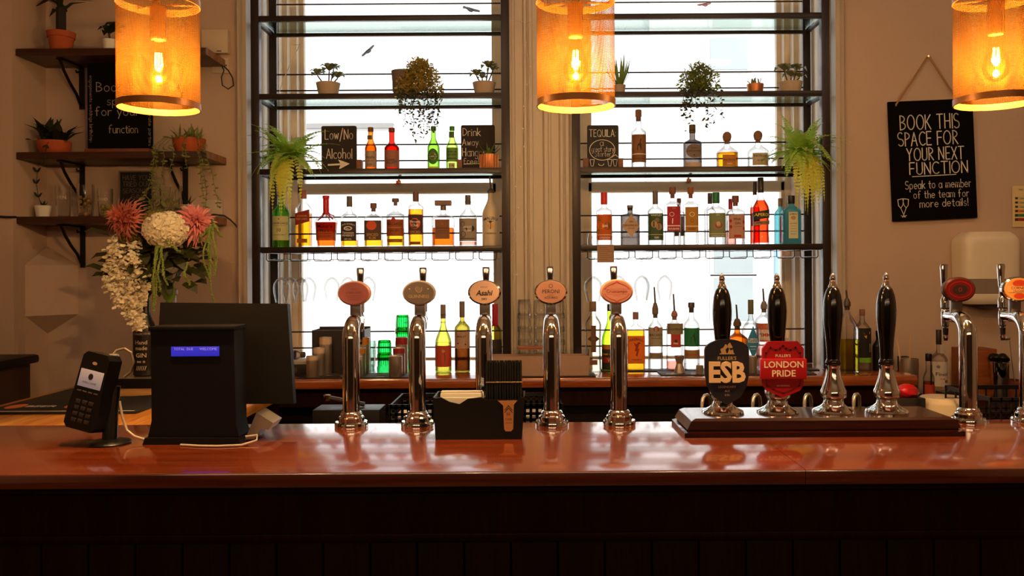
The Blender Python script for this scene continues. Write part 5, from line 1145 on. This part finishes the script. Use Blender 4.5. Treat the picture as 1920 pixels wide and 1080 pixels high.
p = P(1847, 503, 3.78); r = thing('towel_dispenser', 'rounded cream paper towel dispenser on the right wall', 'dispenser', (p.x, 3.78, p.z))
def shell(z0, z1, k0, mb):
    rg = []
    for i in range(13):
        z = z0+(z1-z0)*i/12; f = (z+.155)/.31; e = 1-max(0, (f-.86)/.14)**2.2*.22-max(0, (.10-f)/.10)**2*.14; rg.append((.128*e*(1-.04*(1-f)), .085*e, z, 4.5))
    mb.loft([(a_*k0, b_*k0, c_, d_) for a_, b_, c_, d_ in rg], 48); return mb
CRW = pbr('e6d8c2', .2, coat=.4, var=.02, name='cream_plastic')
shell(-.045, .158, 1, M()).build('cover', CRW, r); shell(-.108, -.046, .985, M()).build('window_band', pbr('8a7c70', .15, coat=.5, name='smoked_plastic'), r); shell(-.155, -.109, 1, M()).build('lower_cover', CRW, r)
M().box(-.03, .05, -.05, .06, -.172, -.157, .004).build('outlet', DKCAP, r)
p = P(1921, 387, 3.84); r = thing('fire_notice', 'small cream notice with coloured rows at the right edge of the wall', 'notice', (p.x, 3.843, p.z)); 
M().box(-.053, .053, -.003, .003, -.092, .092, .001).build('card', pbr('dcc690', .6), r)
mb = M(); y = -.0036; f = flat(y)
for k, c_ in enumerate((0, 0, 0, 1, 2, 3)): 
    mb.mi = c_; mb.rect(-.044, .048, .030-k*.019, .043-k*.019, f)
mb.mi = 4
for k in range(6): mb.rect(-.020, .04, .034-k*.019, .036-k*.019, flat(y-.0003)); mb.rect(-.042, -.030, .032-k*.019, .041-k*.019, flat(y-.0003))
mb.text('FIRE ACTION', .01, .074, .07, .012, f)
mb.build('print', [pbr('c8b480', .6), pbr('d87a2c', .5), pbr('4a7a3c', .5), pbr('a82a24', .5), INK], r)
# side shelf oddments
p = P(1712, 700, 3.7); r = thing('steel_cup', 'tall brushed steel cup holding pens, right of the back bar', 'cup', (p.x, 3.74, SZ)); s = 3.74/F; hh = P(1712, 672, 3.74).z-SZ
M().lathe([(.036, 0), (.037, .002), (.040, hh), (.038, hh), (.035, .004), (0, .004)], 32).build('cup', STEEL, r)
for k, (dx, tx_, hgt, m_) in enumerate(((-.01, -.045, .245, pbr('d8b890', .6)), (.005, .0, .262, pbr('c8a070', .5)))):
    o = thing('pencil', ['pale pencil leaning left in the steel cup', 'tan pencil standing in the steel cup'][k], 'pencil', (p.x+dx, 3.74, SZ+.006)); M().tube([(0, 0, 0), (tx_*.5, 0, hgt*.5), (tx_*.85, 0, hgt-.016), (tx_, 0, hgt)], [.004, .004, .004, .001], 8).build('shaft', m_, o)
p = P(1698, 690, 3.8); tag(M().box(-.02, .02, -.02, .02, 0, .17, .003).build('black_canister', BLACK), 'black canister behind the steel cup', 'canister').location = (p.x, 3.82, SZ)
p = P(1778, 730, 3.48); r = thing('bitters_box', 'small black box with white mark on the side shelf', 'box', (p.x, 3.48, SZ)); M().box(-.038, .038, -.03, .03, 0, .062, .002).build('carton', pbr('0e0c0c', .4), r); M().disc(-.01, .032, .006, .007, flat(-.0305), 10).build('emblem', pbr('b0a89c', .6), r)
p = P(1826, 700, 3.7); tag(M().box(-.068, .068, -.06, .06, 0, .216, .002).build('wooden_box', wood('amber_box_wood', '7a3a16', '9c5424', .5, 0, (2, 14, 14))), 'upright orange-brown wooden box behind the right beer tap', 'box').location = (p.x, 3.70, SZ)
p = P(1875, 700, 3.6); r = thing('cocktail_shaker', 'steel shaker with crumpled black lid between the right taps', 'shaker', (p.x, 3.6, SZ)); M().lathe([(.028, 0), (.03, .003), (.038, .165), (.036, .165), (.027, .005), (0, .005)], 32).build('cup', CHROME, r)
mb = M(); random.seed(6)
for k in range(9): mb.ball((random.uniform(-.025, .025), random.uniform(-.02, .02), .172+random.uniform(0, .022)), random.uniform(.012, .02), 10, 6, (1.2, 1, .8))
mb.build('lid', BLACK, r)
r = thing('bar_spoon', 'long thin bar spoon leaning in the pot near the right edge', 'spoon', (P(1908, 720, 3.62).x, 3.62, SZ)); p2 = P(1893, 636, 3.62)
M().tube([(0, 0, .004), ((p2.x-r.location.x)*.6, 0, .14), (p2.x-r.location.x, 0, p2.z-SZ)], .0022, 8).build('handle', STEEL, r); M().ball((p2.x-r.location.x-.012, 0, p2.z-SZ+.004), .013, 12, 8, (1.3, .5, .7)).build('bowl', STEEL, r)
tag(M().lathe([(.045, 0), (.05, .004), (.052, .085), (.047, .085), (.044, .006), (0, .006)], 28).build('clay_pot', pbr('6e2f1c', .7)), 'low dark red pot at the right end of the side shelf', 'pot').location = (P(1905, 720, 3.62).x, 3.64, SZ)

# ================================================================== BEHIND THE COUNTER
SS = .9605
def basket(x0, x1, y0, y1, z1, label, step, m, w):
    r = thing('glass_basket', label, 'basket', ((x0+x1)/2, (y0+y1)/2, SS)); a, d, h = (x1-x0)/2, (y1-y0)/2, z1-SS
    mb = M().box(-a, a, -d, -d+.006, h-.012, h).box(-a, a, d-.006, d, h-.012, h).box(-a, -a+.006, -d, d, h-.012, h).box(a-.006, a, -d, d, h-.012, h).box(-a, a, -d, d, 0, .004)
    n = int(2*a/step)
    for k in range(n+1):
        x = -a+2*a*k/n
        for yy in (-d, d-.004): mb.box(x-w, x+w, yy, yy+.004, 0, h)
    for k in range(int(h/step)+1):
        for yy in (-d, d-.004): mb.box(-a, a, yy, yy+.004, k*step, k*step+2*w)
    mb.build('lattice', m, r); return r
basket(P(735, 760, 2.74).x, P(1052, 760, 2.74).x, 2.70, 2.95, 1.129, 'black plastic lattice glass basket behind the taps', .019, BLACK, .0045)
r = thing('folded_cloth', 'pale cloth folded inside the black lattice basket', 'cloth', (P(890, 760, 2.8).x, 2.83, SS+.0045)); M().box(-.25, .25, -.10, .10, 0, .13, .02).build('cloth', pbr('d8d4cc', .9), r)
basket(P(1838, 760, 2.72).x, 1.75, 2.66, 2.95, 1.145, 'black wire basket behind the right beer taps', .034, pbr('181413', .4), .0028)
p = P(650, 750, 2.88); r = thing('ice_scoop', 'dark-handled bar tool with brass end lying behind the first tap', 'bar tool', (p.x, 2.88, 1.04))
M().tube([(-.06, 0, .085), (.06, 0, .062)], .008, 10).build('handle', pbr('3a3230', .3), r); M().lathe([(.010, 0), (.012, .004), (.012, .018), (.008, .02)], 16).build('ferrule', BRASS, r).location = (-.065, 0, .076)
M().box(-.10, .12, -.06, .06, -.08, .054, .004).build('holder', pbr('1a1514', .4), r)
p = P(1705, 752, 2.95); r = thing('red_packet', 'crumpled shiny red packet behind the rightmost hand pump', 'packet', (p.x, 2.97, SS))
random.seed(12); bm = bmesh.new(); bmesh.ops.create_uvsphere(bm, u_segments=14, v_segments=9, radius=1)
for v in bm.verts: v.co = Vector((v.co.x*.042, v.co.y*.03, .16+v.co.z*.024))+rv(.005)
q = M(); q.add([v.co[:] for v in bm.verts], [[v.index for v in f.verts] for f in bm.faces]); bm.free(); q.build('foil', pbr('d81a20', .2, coat=.5, name='red_foil'), r, 60)
M().box(-.05, .05, -.035, .035, 0, .142, .004).build('carton', pbr('241c1a', .5), r)
p = P(1765, 754, 3.0); r = thing('plastic_tub', 'cream round tub with lid propped behind the hand pumps', 'tub', (p.x, 2.99, SS))
M().lathe([(.085, 0), (.085, .12), (.082, .127), (.07, .139), (.0, .142)], 40).build('tub', pbr('d8c4a4', .45, name='cream_tub'), r)
p = P(595, 806, 2.6)

# ================================================================== LEFT ALCOVE: SHELVES
IRON = pbr('17120f', .5, .4, name='black_iron')
SY0, SY1 = 3.62, 3.846
SHZ = [P(200, 90, SY0).z, P(200, 284, SY0).z, P(200, 405, SY0).z]
for k, z in enumerate(SHZ):
    r = thing('wall_shelf', ['top dark wooden wall shelf in the left alcove', 'middle dark wooden wall shelf in the left alcove', 'lowest dark wooden wall shelf in the left alcove'][k], 'shelf', (-1.77, SY1, z))
    M().box(-.398, .40, SY0-SY1, 0, -.030, 0, .003).build('board', SHELFWOOD, r)
    M().box(.4005, .404, SY0-SY1, 0, -.030, 0).build('end_grain', ENDGRAIN, r)
    for bx in ((-.237, .222)):
        mb = M().box(bx-.011, bx+.011, -.006, 0, -.215, -.031).box(bx-.011, bx+.011, -.19, 0, -.037, -.031)
        mb.tube([(bx, -.178, -.038), (bx, -.15, -.075), (bx, -.10, -.12), (bx, -.05, -.155), (bx, -.012, -.20)], .0065, 8); mb.tube([(bx, -.02, -.04), (bx+.012, -.03, -.055), (bx, -.05, -.06), (bx-.008, -.035, -.05)], .004, 6)
        mb.build('bracket', IRON, r)
YA = 3.72
def lx(px): return P(px, 300, YA).x
random.seed(51)
r = thing('potted_plant', 'tall dark-leaved plant in a terracotta pot at the left of the top shelf', 'plant', (lx(116), YA, SHZ[0])); pot(r, .040, .055, .093, TERRA, .024)
mb = M().tube([(0, 0, .07), (0, 0, .2)], .02, 10); mb.build('stem', pbr('241a10', .8), r)
mb = M()
for k in range(26): mb.leaf((random.uniform(-.01, .01), 0, .16+k*.004), dirv(k*2.4, random.uniform(.0, 1.2)), (0, 0, 1), random.uniform(.12, .2), .028, .5, .35)
mb.build('leaves', F_DARK, r)
r = thing('potted_succulent', 'dark succulent in a small white pot, half behind the left lamp', 'plant', (lx(208), YA, SHZ[0])); pot(r, .026, .032, .060, WHITE)
mb = M(); rosette(mb, (-.005, 0, .085), .05, 12); rosette(mb, (.02, 0, .10), .05, 10); mb.tube([(0, 0, .05), (-.005, 0, .09)], .004, 6); mb.build('leaves', F_DARK, r)
r = thing('potted_plant', 'dark bushy plant in an orange bowl on the middle shelf', 'plant', (lx(102), YA, SHZ[1]))
M().lathe([(.045, 0), (.056, .008), (.066, .03), (.068, .058), (.062, .058), (.055, .045), (0, .045)], 32).build('bowl', TERRA, r); mb = M()
for k in range(46): mb.leaf((random.uniform(-.04, .04), random.uniform(-.03, .03), .045), dirv(random.uniform(0, 6.28), random.uniform(.1, 1.4)), (0, 0, 1), random.uniform(.07, .15), .035, .3, .4)
pts = [(.01, -.06, .05), (.015, -.085, .03), (.02, -.105, -.02), (.012, -.105, -.045)]; mb.tube(pts, .0015, 4)
for q in pts[1:]: mb.leaf(q, (.4, -.2, -.5), (0, -1, .3), .02, .01); mb.leaf(q, (-.5, -.2, -.3), (0, -1, .3), .02, .01)
mb.build('leaves', F_DARK, r)
r = thing('trailing_plant', 'green vine trailing from an orange pot at the right of the middle shelf', 'plant', (lx(355), YA, SHZ[1]))
M().lathe([(.048, 0), (.055, .006), (.066, .04), (.068, .066), (.062, .066), (.054, .05), (0, .05)], 32).build('bowl', TERRA, r); mb = M()
for k in range(60): mb.leaf((random.uniform(-.05, .05), random.uniform(-.03, .03), .055), dirv(random.uniform(0, 6.28), random.uniform(.1, 1.3)), (0, 0, 1), random.uniform(.04, .10), .010, .2, .4)
for (sx, ln, seed) in ((-.09, .34, 1), (-.075, .30, 2), (-.10, .22, 3), (-.055, .26, 4), (-.02, .12, 5), (.03, .1, 6), (.085, .22, 7), (.10, .30, 8), (.108, .26, 9), (.02, .06, 10)):
    q = Vector((sx*.4, -.03, .06)); pts = [q.copy(), Vector((sx*.75, -.075, .062)), Vector((sx, -.125, .02))]; q = pts[-1].copy(); n = int(ln/.016)
    for i in range(n):
        q = q+Vector((random.uniform(-.006, .006)+.002*(1 if sx > 0 else -.6), random.uniform(-.002, .002), -.016)); pts.append(q.copy())
    mb.tube(pts, .0012, 4)
    for q in pts[1:]:
        for _ in range(2): mb.leaf(q, dirv(random.uniform(0, 6.28), random.uniform(-.5, .5)), rv(1)+Vector((0, -1, .3)), random.uniform(.012, .022), .008, .2)
mb.build('vines', F_VINE, r)
# boards on the shelves
def side_words(mb, loc, y):
    for words, px, ya, yb in (('engagements weddings birthdays', 171, 132, 258), ('corporate parties', 281, 180, 264)):
        pls, W = strokes(words); k = (yb-ya)*3.74/F/W; x0_, z0_ = loc(px, ya)
        for pl in pls: poly_stroke(mb, [(x0_+pz*.013-.004, z0_-px_*k) for px_, pz in pl], .0016, y)
bk = board(165, 286, 108, 270, 3.74, 'tall chalkboard on the middle alcove shelf, half behind the left lamp', [('Book', 182, 232, 162, 17), ('the', 240, 262, 162, 15), ('space', 202, 256, 187, 15), ('for your', 180, 262, 207, 16), ('function', 205, 259, 240, 15)], side_words, 0, pbr('0a0807', .9, spec=.1, name='black_board_matt'), th=.01, lw=.0034, chm=pbr('b8a898', .9, name='soft_chalk'), rr=.002, zb=SHZ[1]+.024)
z0 = -81*3.74/F
M().box(-.143, .136, -.03, .03, z0-.026, z0-.0005, .003).build('wooden_base', BLOCKWOOD, bk)
r = board(226, 285, 318, 404, 3.80, 'small framed blackboard with dim lettering on the lowest shelf', [('HAVE YOU', 231, 281, 333, 9), ('TRIED OUR', 231, 281, 345, 9), ('SEASONAL', 231, 281, 357, 8), ('GIN', 246, 266, 368, 8)], None, 0, pbr('14110f', .8, name='frame_board'), th=.006, lw=.003, chm=pbr('7a6e64', .9, name='faint_chalk'), rr=.002, zb=SHZ[2])
w, h = 29.5*3.8/F, 43*3.8/F
M().box(-w-.005, w+.005, -.006, .004, h, h+.006).box(-w-.005, -w, -.006, .004, -h, h).box(w, w+.005, -.006, .004, -h, h).build('frame', pbr('7a6656', .6), r)
# glassware and pots on the lowest shelf
def pint(px, w, top, label, mark=None, content=None):
    r = thing('pint_glass', label, 'glass', (lx(px), YA, SHZ[2])); R = w/2*YA/F; h = P(px, top, YA).z-SHZ[2]
    M().lathe([(R*.78, 0), (R*.8, .004), (R*.95, h*.45), (R, h*.8), (R*.97, h), (R*.94, h)][::-1], 28, False).lathe([(R*.76, 0), (R*.76, .008)], 28).build('glass_wall', G_CLEAR, r)
    f = lambda x: -math.sqrt(max(0, R*R-x*x))-.0005
    if mark: mb = M(); mb.text(mark, 0, h*.62, R*1.4, h*.12, f); mb.build('glass_print', pbr('d8c8b0', .6), r)
    if content:
        mb = M(); random.seed(int(px))
        for k in range(26): mb.ball((random.uniform(-R*.6, R*.6), random.uniform(-R*.5, R*.5), .012+random.random()*h*content), random.uniform(.006, .011), 8, 5)
        mb.build('corks', pbr('8a8038' if px > 170 else '8a6c40', .8, var=.3), r)
pint(119, 29, 348, 'empty pint glass with pale print on the lowest alcove shelf', 'OPEN')
pint(160, 31, 346, 'pint glass full of corks on the lowest alcove shelf', None, .55)
pint(197, 27, 354, 'shorter glass with green filling and dark print', 'LAND', .3)
r = thing('glass_jar', 'wide clear jar on the lowest shelf behind the flowers', 'jar', (lx(320), YA, SHZ[2])); M().lathe([(.04, 0), (.044, .004), (.044, .11), (.046, .125), (.046, .135)][::-1], 32, False).build('glass_wall', G_CLEAR, r)
mb = M()
for k in range(10): mb.tube([(random.uniform(-.03, .03), random.uniform(-.02, .02), .005), (random.uniform(-.03, .03), random.uniform(-.02, .02), random.uniform(.08, .13))], .0015, 5)
mb.build('dried_stems', pbr('8a7a4a', .8), r)
for px, w, t, L, sp in ((80, 30, 382, 'small white pot with dark sprig at the left of the lowest shelf', 1), (351, 24, 378, 'small white pot with spiky plant at the right of the lowest shelf', 0)):
    r = thing('potted_plant', L, 'plant', (lx(px), YA, SHZ[2])); R = w/2*YA/F; pot(r, R*.75, R, .052, WHITE)
    mb = M()
    for k in range(9): mb.leaf((0, 0, .045), dirv(k*2.4, .8+.05*k), (0, 0, 1), random.uniform(.03, .06) if not sp else .035, .010, 0, .3)
    if sp:
        pts = [(0, 0, .045), (-.03, .02, .09), (-.045, .03, .15), (-.04, .03, .2)]; mb.tube(pts, .0015, 5)
        for q in pts[1:]: mb.leaf(q, (-.4, -.2, .6), (0, -1, .2), .03, .012); mb.leaf(q, (.5, -.2, .5), (0, -1, .2), .03, .012)
    mb.build('leaves', F_DARK, r)
tag(M().lathe([(.014, 0), (.016, .003), (.014, .012), (0, .014)], 20).build('black_puck', BLACK), 'small black knob at the right end of the lowest shelf', 'knob').location = (lx(375), 3.66, SHZ[2])
# wall plates, cables, corner sconce
def plate(px, py, w, h, L, name='wall_socket', screws=True):
    p = P(px, py, 3.85); r = thing(name, L, 'wall plate', (p.x, 3.8495, p.z)); a, b = w/2*3.85/F, h/2*3.85/F
    M().box(-a, a, -.012, 0, -b, b, .002).build('face_plate', pbr('c8b8a4', .4, name='pale_plastic'), r)
    if screws:
        for s in (-1, 1): M().tube([(s*a*.72, -.013, 0), (s*a*.72, -.011, 0)], .004, 10).build('screw', DKCAP, r)
plate(402, 389, 34, 28, 'pale blank wall plate above the lowest shelf end')
plate(415, 124, 30, 28, 'pale wall socket below the white thermostat box')
p = P(405, 79, 3.83); r = thing('thermostat', 'white square control box on the wall right of the top shelf', 'control box', (p.x, 3.835, p.z)); M().box(-.058, .058, -.022, .014, -.052, .052, .003).build('case', pbr('d0bca2', .5), r); M().box(.01, .03, -.024, -.021, -.046, -.042).build('slot', DKCAP, r)
pts = [P(415, 122, 3.82), P(420, 132, 3.81), P(415, 145, 3.81), P(417, 160, 3.81), P(428, 167, 3.81), P(438, 160, 3.81), P(436, 146, 3.82), P(428, 132, 3.825), P(420, 124, 3.83)]
tag(M().tube(pts, .0028, 8).build('cable', pbr('26201c', .5)), 'dark cable looping out of the upper wall socket', 'cable')
tag(M().tube([P(378, 402, 3.8), P(400, 402, 3.80), P(420, 404, 3.815), P(432, 412, 3.825), P(442, 422, 3.835), P(450, 436, 3.842), P(451, 470, 3.842)], .0035, 8).build('cable', pbr('1c1614', .5)), 'black cable curving down the wall from the lowest shelf', 'cable')
tag(M().tube([P(-30, 404, 3.59), P(10, 407, 3.59), P(25, 407, 3.594), P(30, 407, 3.61)], .0045, 8).build('cable', pbr('1c1614', .5)), 'black cable across the pier at the left edge', 'cable')
A_, B_ = P(47, 497, 1), P(147, 497, 1)
xl = -2.169; ya_ = xl/A_.x; A3 = Vector((xl, ya_, P(47, 497, ya_).z)); B3 = P(147, 497, 3.848); C3 = P(147, 590, 3.848); D3 = P(47, 592, ya_); zm = (A3.z+B3.z)/2; zl = (C3.z+D3.z)/2
T3 = Vector((xl, 3.848, zm+.085)); U3 = Vector((xl, 3.848, zl-.085))
A3.z = B3.z = zm; D3.z = C3.z = zl
o = M().add([A3, B3, C3, D3, T3, U3], [(0, 3, 2, 1), (0, 1, 4), (3, 5, 2), (0, 4, 5, 3), (1, 2, 5, 4)]).build('corner_sconce', WALL, angle=10)
tag(o, 'wall-coloured angular box fixed in the corner of the left alcove', 'wall box')

# ================================================================== RETURN COUNTER: MAT, BOARD, VASES, FLOWERS
r = thing('bar_runner', 'black bar runner with white and orange logos on the left counter', 'bar mat', (-1.50, 2.98, H))
M().box(-.26, .24, -.25, .30, .0005, .009, .003).build('rubber_mat', pbr('1a1614', .7, name='rubber'), r)
mb = M(); y = None
def flat_text(mb, st, cx, cy_, w, h):
    vs, fs, (x0, x1, y0, y1) = font(st, .02); k = min(w/(x1-x0), h/(y1-y0)); mb.add([(cx+(x-(x0+x1)/2)*k, cy_+(yy-(y0+y1)/2)*k, .0094) for x, yy in vs], fs)
for j, (ox, oy) in enumerate(((-.17, -.14), (.02, -.13))):
    mb.mi = 0; flat_text(mb, 'PIMMS'[:0] or 'BEER', ox+.05, oy, .10, .07)
    mb.mi = 1; mb.add([(ox-.035+.028*math.cos(t), oy+.05*math.sin(t), .0095) for t in [2*PI*k/18 for k in range(18)]], [list(range(18))])
mb.mi = 0; mb.add([(-.25, -.245, .0093), (.23, -.245, .0093), (.23, -.235, .0093), (-.25, -.235, .0093)], [(0, 1, 2, 3)])
mb.build('logo_print', [pbr('d8d0c4', .6), pbr('c86a3a', .5)], r)
bx = P(262, 715, 3.25).x
r = thing('round_board', 'pale round wooden board at the back of the left counter', 'board', (bx+.02, 3.24, H)); M().lathe([(.175, 0), (.18, .004), (.18, .016), (.172, .02), (0, .02)], 48).build('disc', wood('pale_board_wood', 'a8743c', 'c8985a', .5, 0, (2, 14, 14)), r)
r = thing('serving_tray', 'black tray with silvery top under the flower bottles', 'tray', (bx+.04, 3.27, H+.0205)); M().box(-.13, .14, -.10, .10, 0, .036, .006).build('base', BLACK, r); M().box(-.125, .135, -.095, .095, .0362, .0385).build('metal_top', STEEL, r)
TZ = H+.0205+.0387
v1 = thing('bottle_vase', 'black bottle vase with white lettering, at the left of the flowers', 'vase', (P(271, 600, 3.25).x, 3.25, TZ)); hh = P(271, 540, 3.25).z-TZ; k_ = hh/.31
M().lathe([(.036, 0), (.040, .004), (.041, .02), (.041, .15*k_), (.038, .175*k_), (.026, .205*k_), (.0195, .225*k_), (.0185, .29*k_), (.0225, .295*k_), (.0225, .305*k_), (.018, hh), (.015, hh), (.015, .2*k_), (.0, .2*k_)], 36).build('bottle', pbr('15110f', .35, name='black_glaze'), v1)
mb = M(); f = lambda x: -math.sqrt(max(0, .0418**2-x*x))-.0008
for st, z, w, hgt in (('THE', .172, .024, .014), ('COLLECTIVE', .150, .058, .018), ('Hand', .120, .042, .018), ('made', .100, .042, .016), ('GIN', .075, .04, .016), ('** *', .052, .03, .012), ('//////', .03, .056, .016)):
    mb.text(st, .004, z*k_, w, hgt, f, .015)
mb.build('lettering', pbr('d0c0aa', .6), v1)
v2 = thing('bottle_vase', 'lavender-grey bottle vase behind the till', 'vase', (P(321, 600, 3.30).x, 3.30, TZ)); hh = P(321, 541, 3.30).z-TZ; k_ = hh/.31
M().lathe([(.036, 0), (.040, .004), (.041, .15*k_), (.038, .175*k_), (.026, .205*k_), (.0195, .225*k_), (.0185, .285*k_), (.024, .29*k_), (.024, .305*k_), (.018, hh), (.015, hh), (.015, .2*k_), (.0, .2*k_)], 36).build('bottle', pbr('9a8e96', .35, name='lavender_glaze'), v2)
VT = v1.location.z+P(271, 540, 3.25).z-TZ
def stem(pts, r=.0025, m=None): return M().tube(pts, r, 6)
GST = pbr('5a6a2a', .6, name='flower_stem'); bz = P(271, 541, 3.25)
def flower(name, px, py, Y, label, build, top=None, src=None):
    p = P(px, py, Y); r = thing(name, label, 'flower', p, group='flowers in the bottle vases')
    s = Vector(src or (bz.x+random.uniform(-.008, .008), bz.y+random.uniform(-.008, .008), bz.z-.06))-p
    M().tube([s, s+Vector((0, 0, .06)), s*.4+Vector((0, .01, .02)), Vector((0, .012, -.008))], .0025, 6).build('stem', GST, r)
    build(r); return r
PINK = foliage('e07a68', 'f0a48c', .2); PINK2 = foliage('d86a70', 'f0a09a', .2); CREAMF = foliage('fff6e0', 'f4e6c0', .2); GREENF = foliage('86a03a', 'a8b860', .3)
def chrys(R, m, face):
    def b(r):
        mb = M(); face_ = Vector(face).normalized(); n = 170
        u = face_.cross(Vector((0, 0, 1))).normalized(); v = face_.cross(u)
        for k in range(n):
            f = k/n; th = k*2.39996; ph = f*1.75; d = face_*math.cos(ph)+(u*math.cos(th)+v*math.sin(th))*math.sin(ph)
            mb.leaf(d*R*.12, (d+rv(.1)), face_*-1+rv(.2), R*random.uniform(.78, 1.05), R*.13, -.5, .55)
        mb.build('petals', m, r, 60)
    return b
def pompom(R, m, n=70, sq=(1, 1, 1)):
    def b(r):
        mb = M()
        for k in range(n):
            z = 1-2*(k+.5)/n; t = k*2.39996; s = math.sqrt(1-z*z); d = Vector((s*math.cos(t), s*math.sin(t), z)); c = Vector((d.x*R*.72*sq[0], d.y*R*.72*sq[1], d.z*R*.72*sq[2]))
            u = d.cross(Vector((.3, .2, 1))).normalized(); w_ = d.cross(u)
            for q in range(5):
                a_ = q*2*PI/5+k; e = (d*.55+u*math.cos(a_)+w_*math.sin(a_)); mb.leaf(c*random.uniform(.9, 1.12), e, d, R*.36, R*.30, .7, .62)
        mb.build('florets', m, r, 60)
    return b
random.seed(61)
flower('chrysanthemum', 247, 414, 3.17, 'large salmon-pink chrysanthemum at the upper left of the bouquet', chrys(.082, PINK, (-.6, -.75, .3)))
flower('chrysanthemum', 364, 424, 3.20, 'large rose-pink chrysanthemum at the upper right of the bouquet', chrys(.080, PINK2, (.45, -.8, .45)), src=(P(321, 545, 3.3).x, 3.3, P(321, 545, 3.3).z-.05))
flower('hydrangea', 312, 431, 3.14, 'round cream flower head in the middle of the bouquet', pompom(.080, CREAMF, 110, (1.05, .9, .78)))
flower('hydrangea', 222, 450, 3.19, 'small cream bloom at the left edge of the bouquet', pompom(.026, CREAMF, 26))
flower('hydrangea', 283, 412, 3.22, 'olive green filler bloom behind the cream flower', pompom(.036, foliage('7a6e24', '94803a', .2), 40))
flower('hydrangea', 247, 448, 3.19, 'olive green filler bloom below the salmon chrysanthemum', pompom(.045, foliage('6a5f1e', '86742c', .2), 46))
def cascade(r):
    mb = M(); random.seed(8); s = 3.15/F
    for k in range(520):
        f = (k/520)**.9; cx_ = (-22+(-2)*math.sin(f*2.5)+30*f*f)*s; w_ = (19+22*math.sin(PI*min(1, f*.95+.12)))*s*(1 if f < .55 else max(.12, 1-(f-.55)*1.9)); z = -f*156*s
        c = Vector((cx_+random.uniform(-w_, w_)*.9, random.uniform(-.03, .02), z+random.uniform(-.01, .01)))
        for q in range(3): mb.leaf(c, dirv(random.uniform(0, 6.28), random.uniform(-.8, .5)), rv(1)+Vector((0, -1, .5)), random.uniform(.016, .024), .013, .5, .6)
    mb.build('florets', CREAMF, r, 60)
flower('wisteria', 254, 456, 3.15, 'long cream flower cascade hanging down the left of the vase', cascade)
def tassel(defs, seed, m=GREENF):
    def b(r):
        random.seed(seed); s = 3.15/F
        for x0_, y0_, x1_, y1_, bow in defs:
            n = 22; pts = []; mb = M()
            for i in range(n+1):
                t = i/n; pts.append(Vector(((x0_+(x1_-x0_)*t+bow*math.sin(PI*t)*.5)*s, .008*math.sin(t*9+x0_)-.02*math.sin(PI*t), -(y0_+(y1_-y0_)*t)*s+(.012*math.sin(PI*min(1, t*4)) if t < .25 else 0))))
            mb.tube(pts, [.0034*(1-.45*i/n) for i in range(n+1)], 6)
            for q in pts:
                for _ in range(5): mb.ball(q+rv(.0032), .0026, 6, 4)
            mb.build('catkin', m, r)
    return b
def tas(px, py, Y, L, defs, seed): 
    random.seed(seed); flower('amaranth', px, py, Y, L, tassel(defs, seed))
tas(395, 424, 3.15, 'pale green hanging amaranth tassel at the right of the bouquet', [(0, 0, -2, 105, -16), (2, -4, 8, 92, 14), (-2, 0, 4, 142, 2), (0, 0, -4, 82, 6), (4, -8, 20, 20, 6), (3, 2, 6, 78, -10), (-6, 10, -22, 30, 0)], 5)
tas(296, 462, 3.10, 'pale green hanging amaranth strands below the cream flower', [(0, 0, -12, 110, 6), (-4, 0, -6, 118, 10), (6, 0, 2, 82, 4), (10, 2, 18, 70, -4), (3, 0, -4, 104, -6), (16, -8, 42, 10, 6)], 6)
tas(352, 495, 3.16, 'short green amaranth tassel drooping among the dark leaves', [(0, 0, 3, 38, -6)], 7)
random.seed(71); lf = thing('foliage_spray', 'dark glossy leaves filling the middle of the bouquet', 'leaves', P(290, 480, 3.22), group='flowers in the bottle vases')
mb = M(); s = 3.22/F; GL_ = foliage('2c3416', '4a4a1c', .15)
s2 = Vector((bz.x, bz.y, bz.z-.06))-lf.location
for k in range(170):
    q = Vector((max(-75, min(75, random.gauss(4, 36)))*s, random.uniform(-.04, .05), max(-50, min(40, random.gauss(0, 24)))*s)); mb.leaf(q, Vector((q.x*8+random.uniform(-.5, .5), -.4+random.uniform(-.5, .3), random.uniform(-.8, .4))), (0, -.6, 1), random.uniform(.06, .095), random.uniform(.032, .05), .4, .5)
for k in range(9): q = Vector((random.gauss(0, 22)*s, random.uniform(-.02, .03), random.gauss(0, 12)*s)); mb.tube([s2, s2*.5+q*.4, q], .002, 5)
mb.build('leaves', GL_, lf)
lf = thing('eucalyptus_sprig', 'sprigs of round grey-green leaves rising above the bouquet', 'leaves', P(300, 392, 3.26), group='flowers in the bottle vases')
mb = M(); s2 = Vector((bz.x, bz.y, bz.z-.06))-lf.location
for px, py in ((270, 365), (285, 358), (318, 372), (335, 378), (300, 385), (345, 385)):
    q = P(px, py, 3.26)-lf.location; pts = [s2, q*.3+Vector((0, 0, -.05)), q*.7, q]; mb.tube(pts, .0018, 5)
    for t in range(8):
        c = pts[1].lerp(q, t/7); mb.leaf(c, dirv(random.uniform(0, 6.28), random.uniform(-.4, .8)), (0, -.7, .7), random.uniform(.022, .036), .024, .3, .6)
mb.build('leaves', foliage('5a5a34', '86824e', .25), lf)
# leaf by the lavender bottle
lf = thing('broad_leaf', 'bright green leaf leaning on the lavender-grey bottle', 'leaf', P(309, 540, 3.22), group='flowers in the bottle vases')
M().leaf((.01, .02, -.06), (-.05, -.1, 1), (.6, -1, 0), .10, .05, .3).build('blade', foliage('5a8a2a', '7aa034', .3), lf)
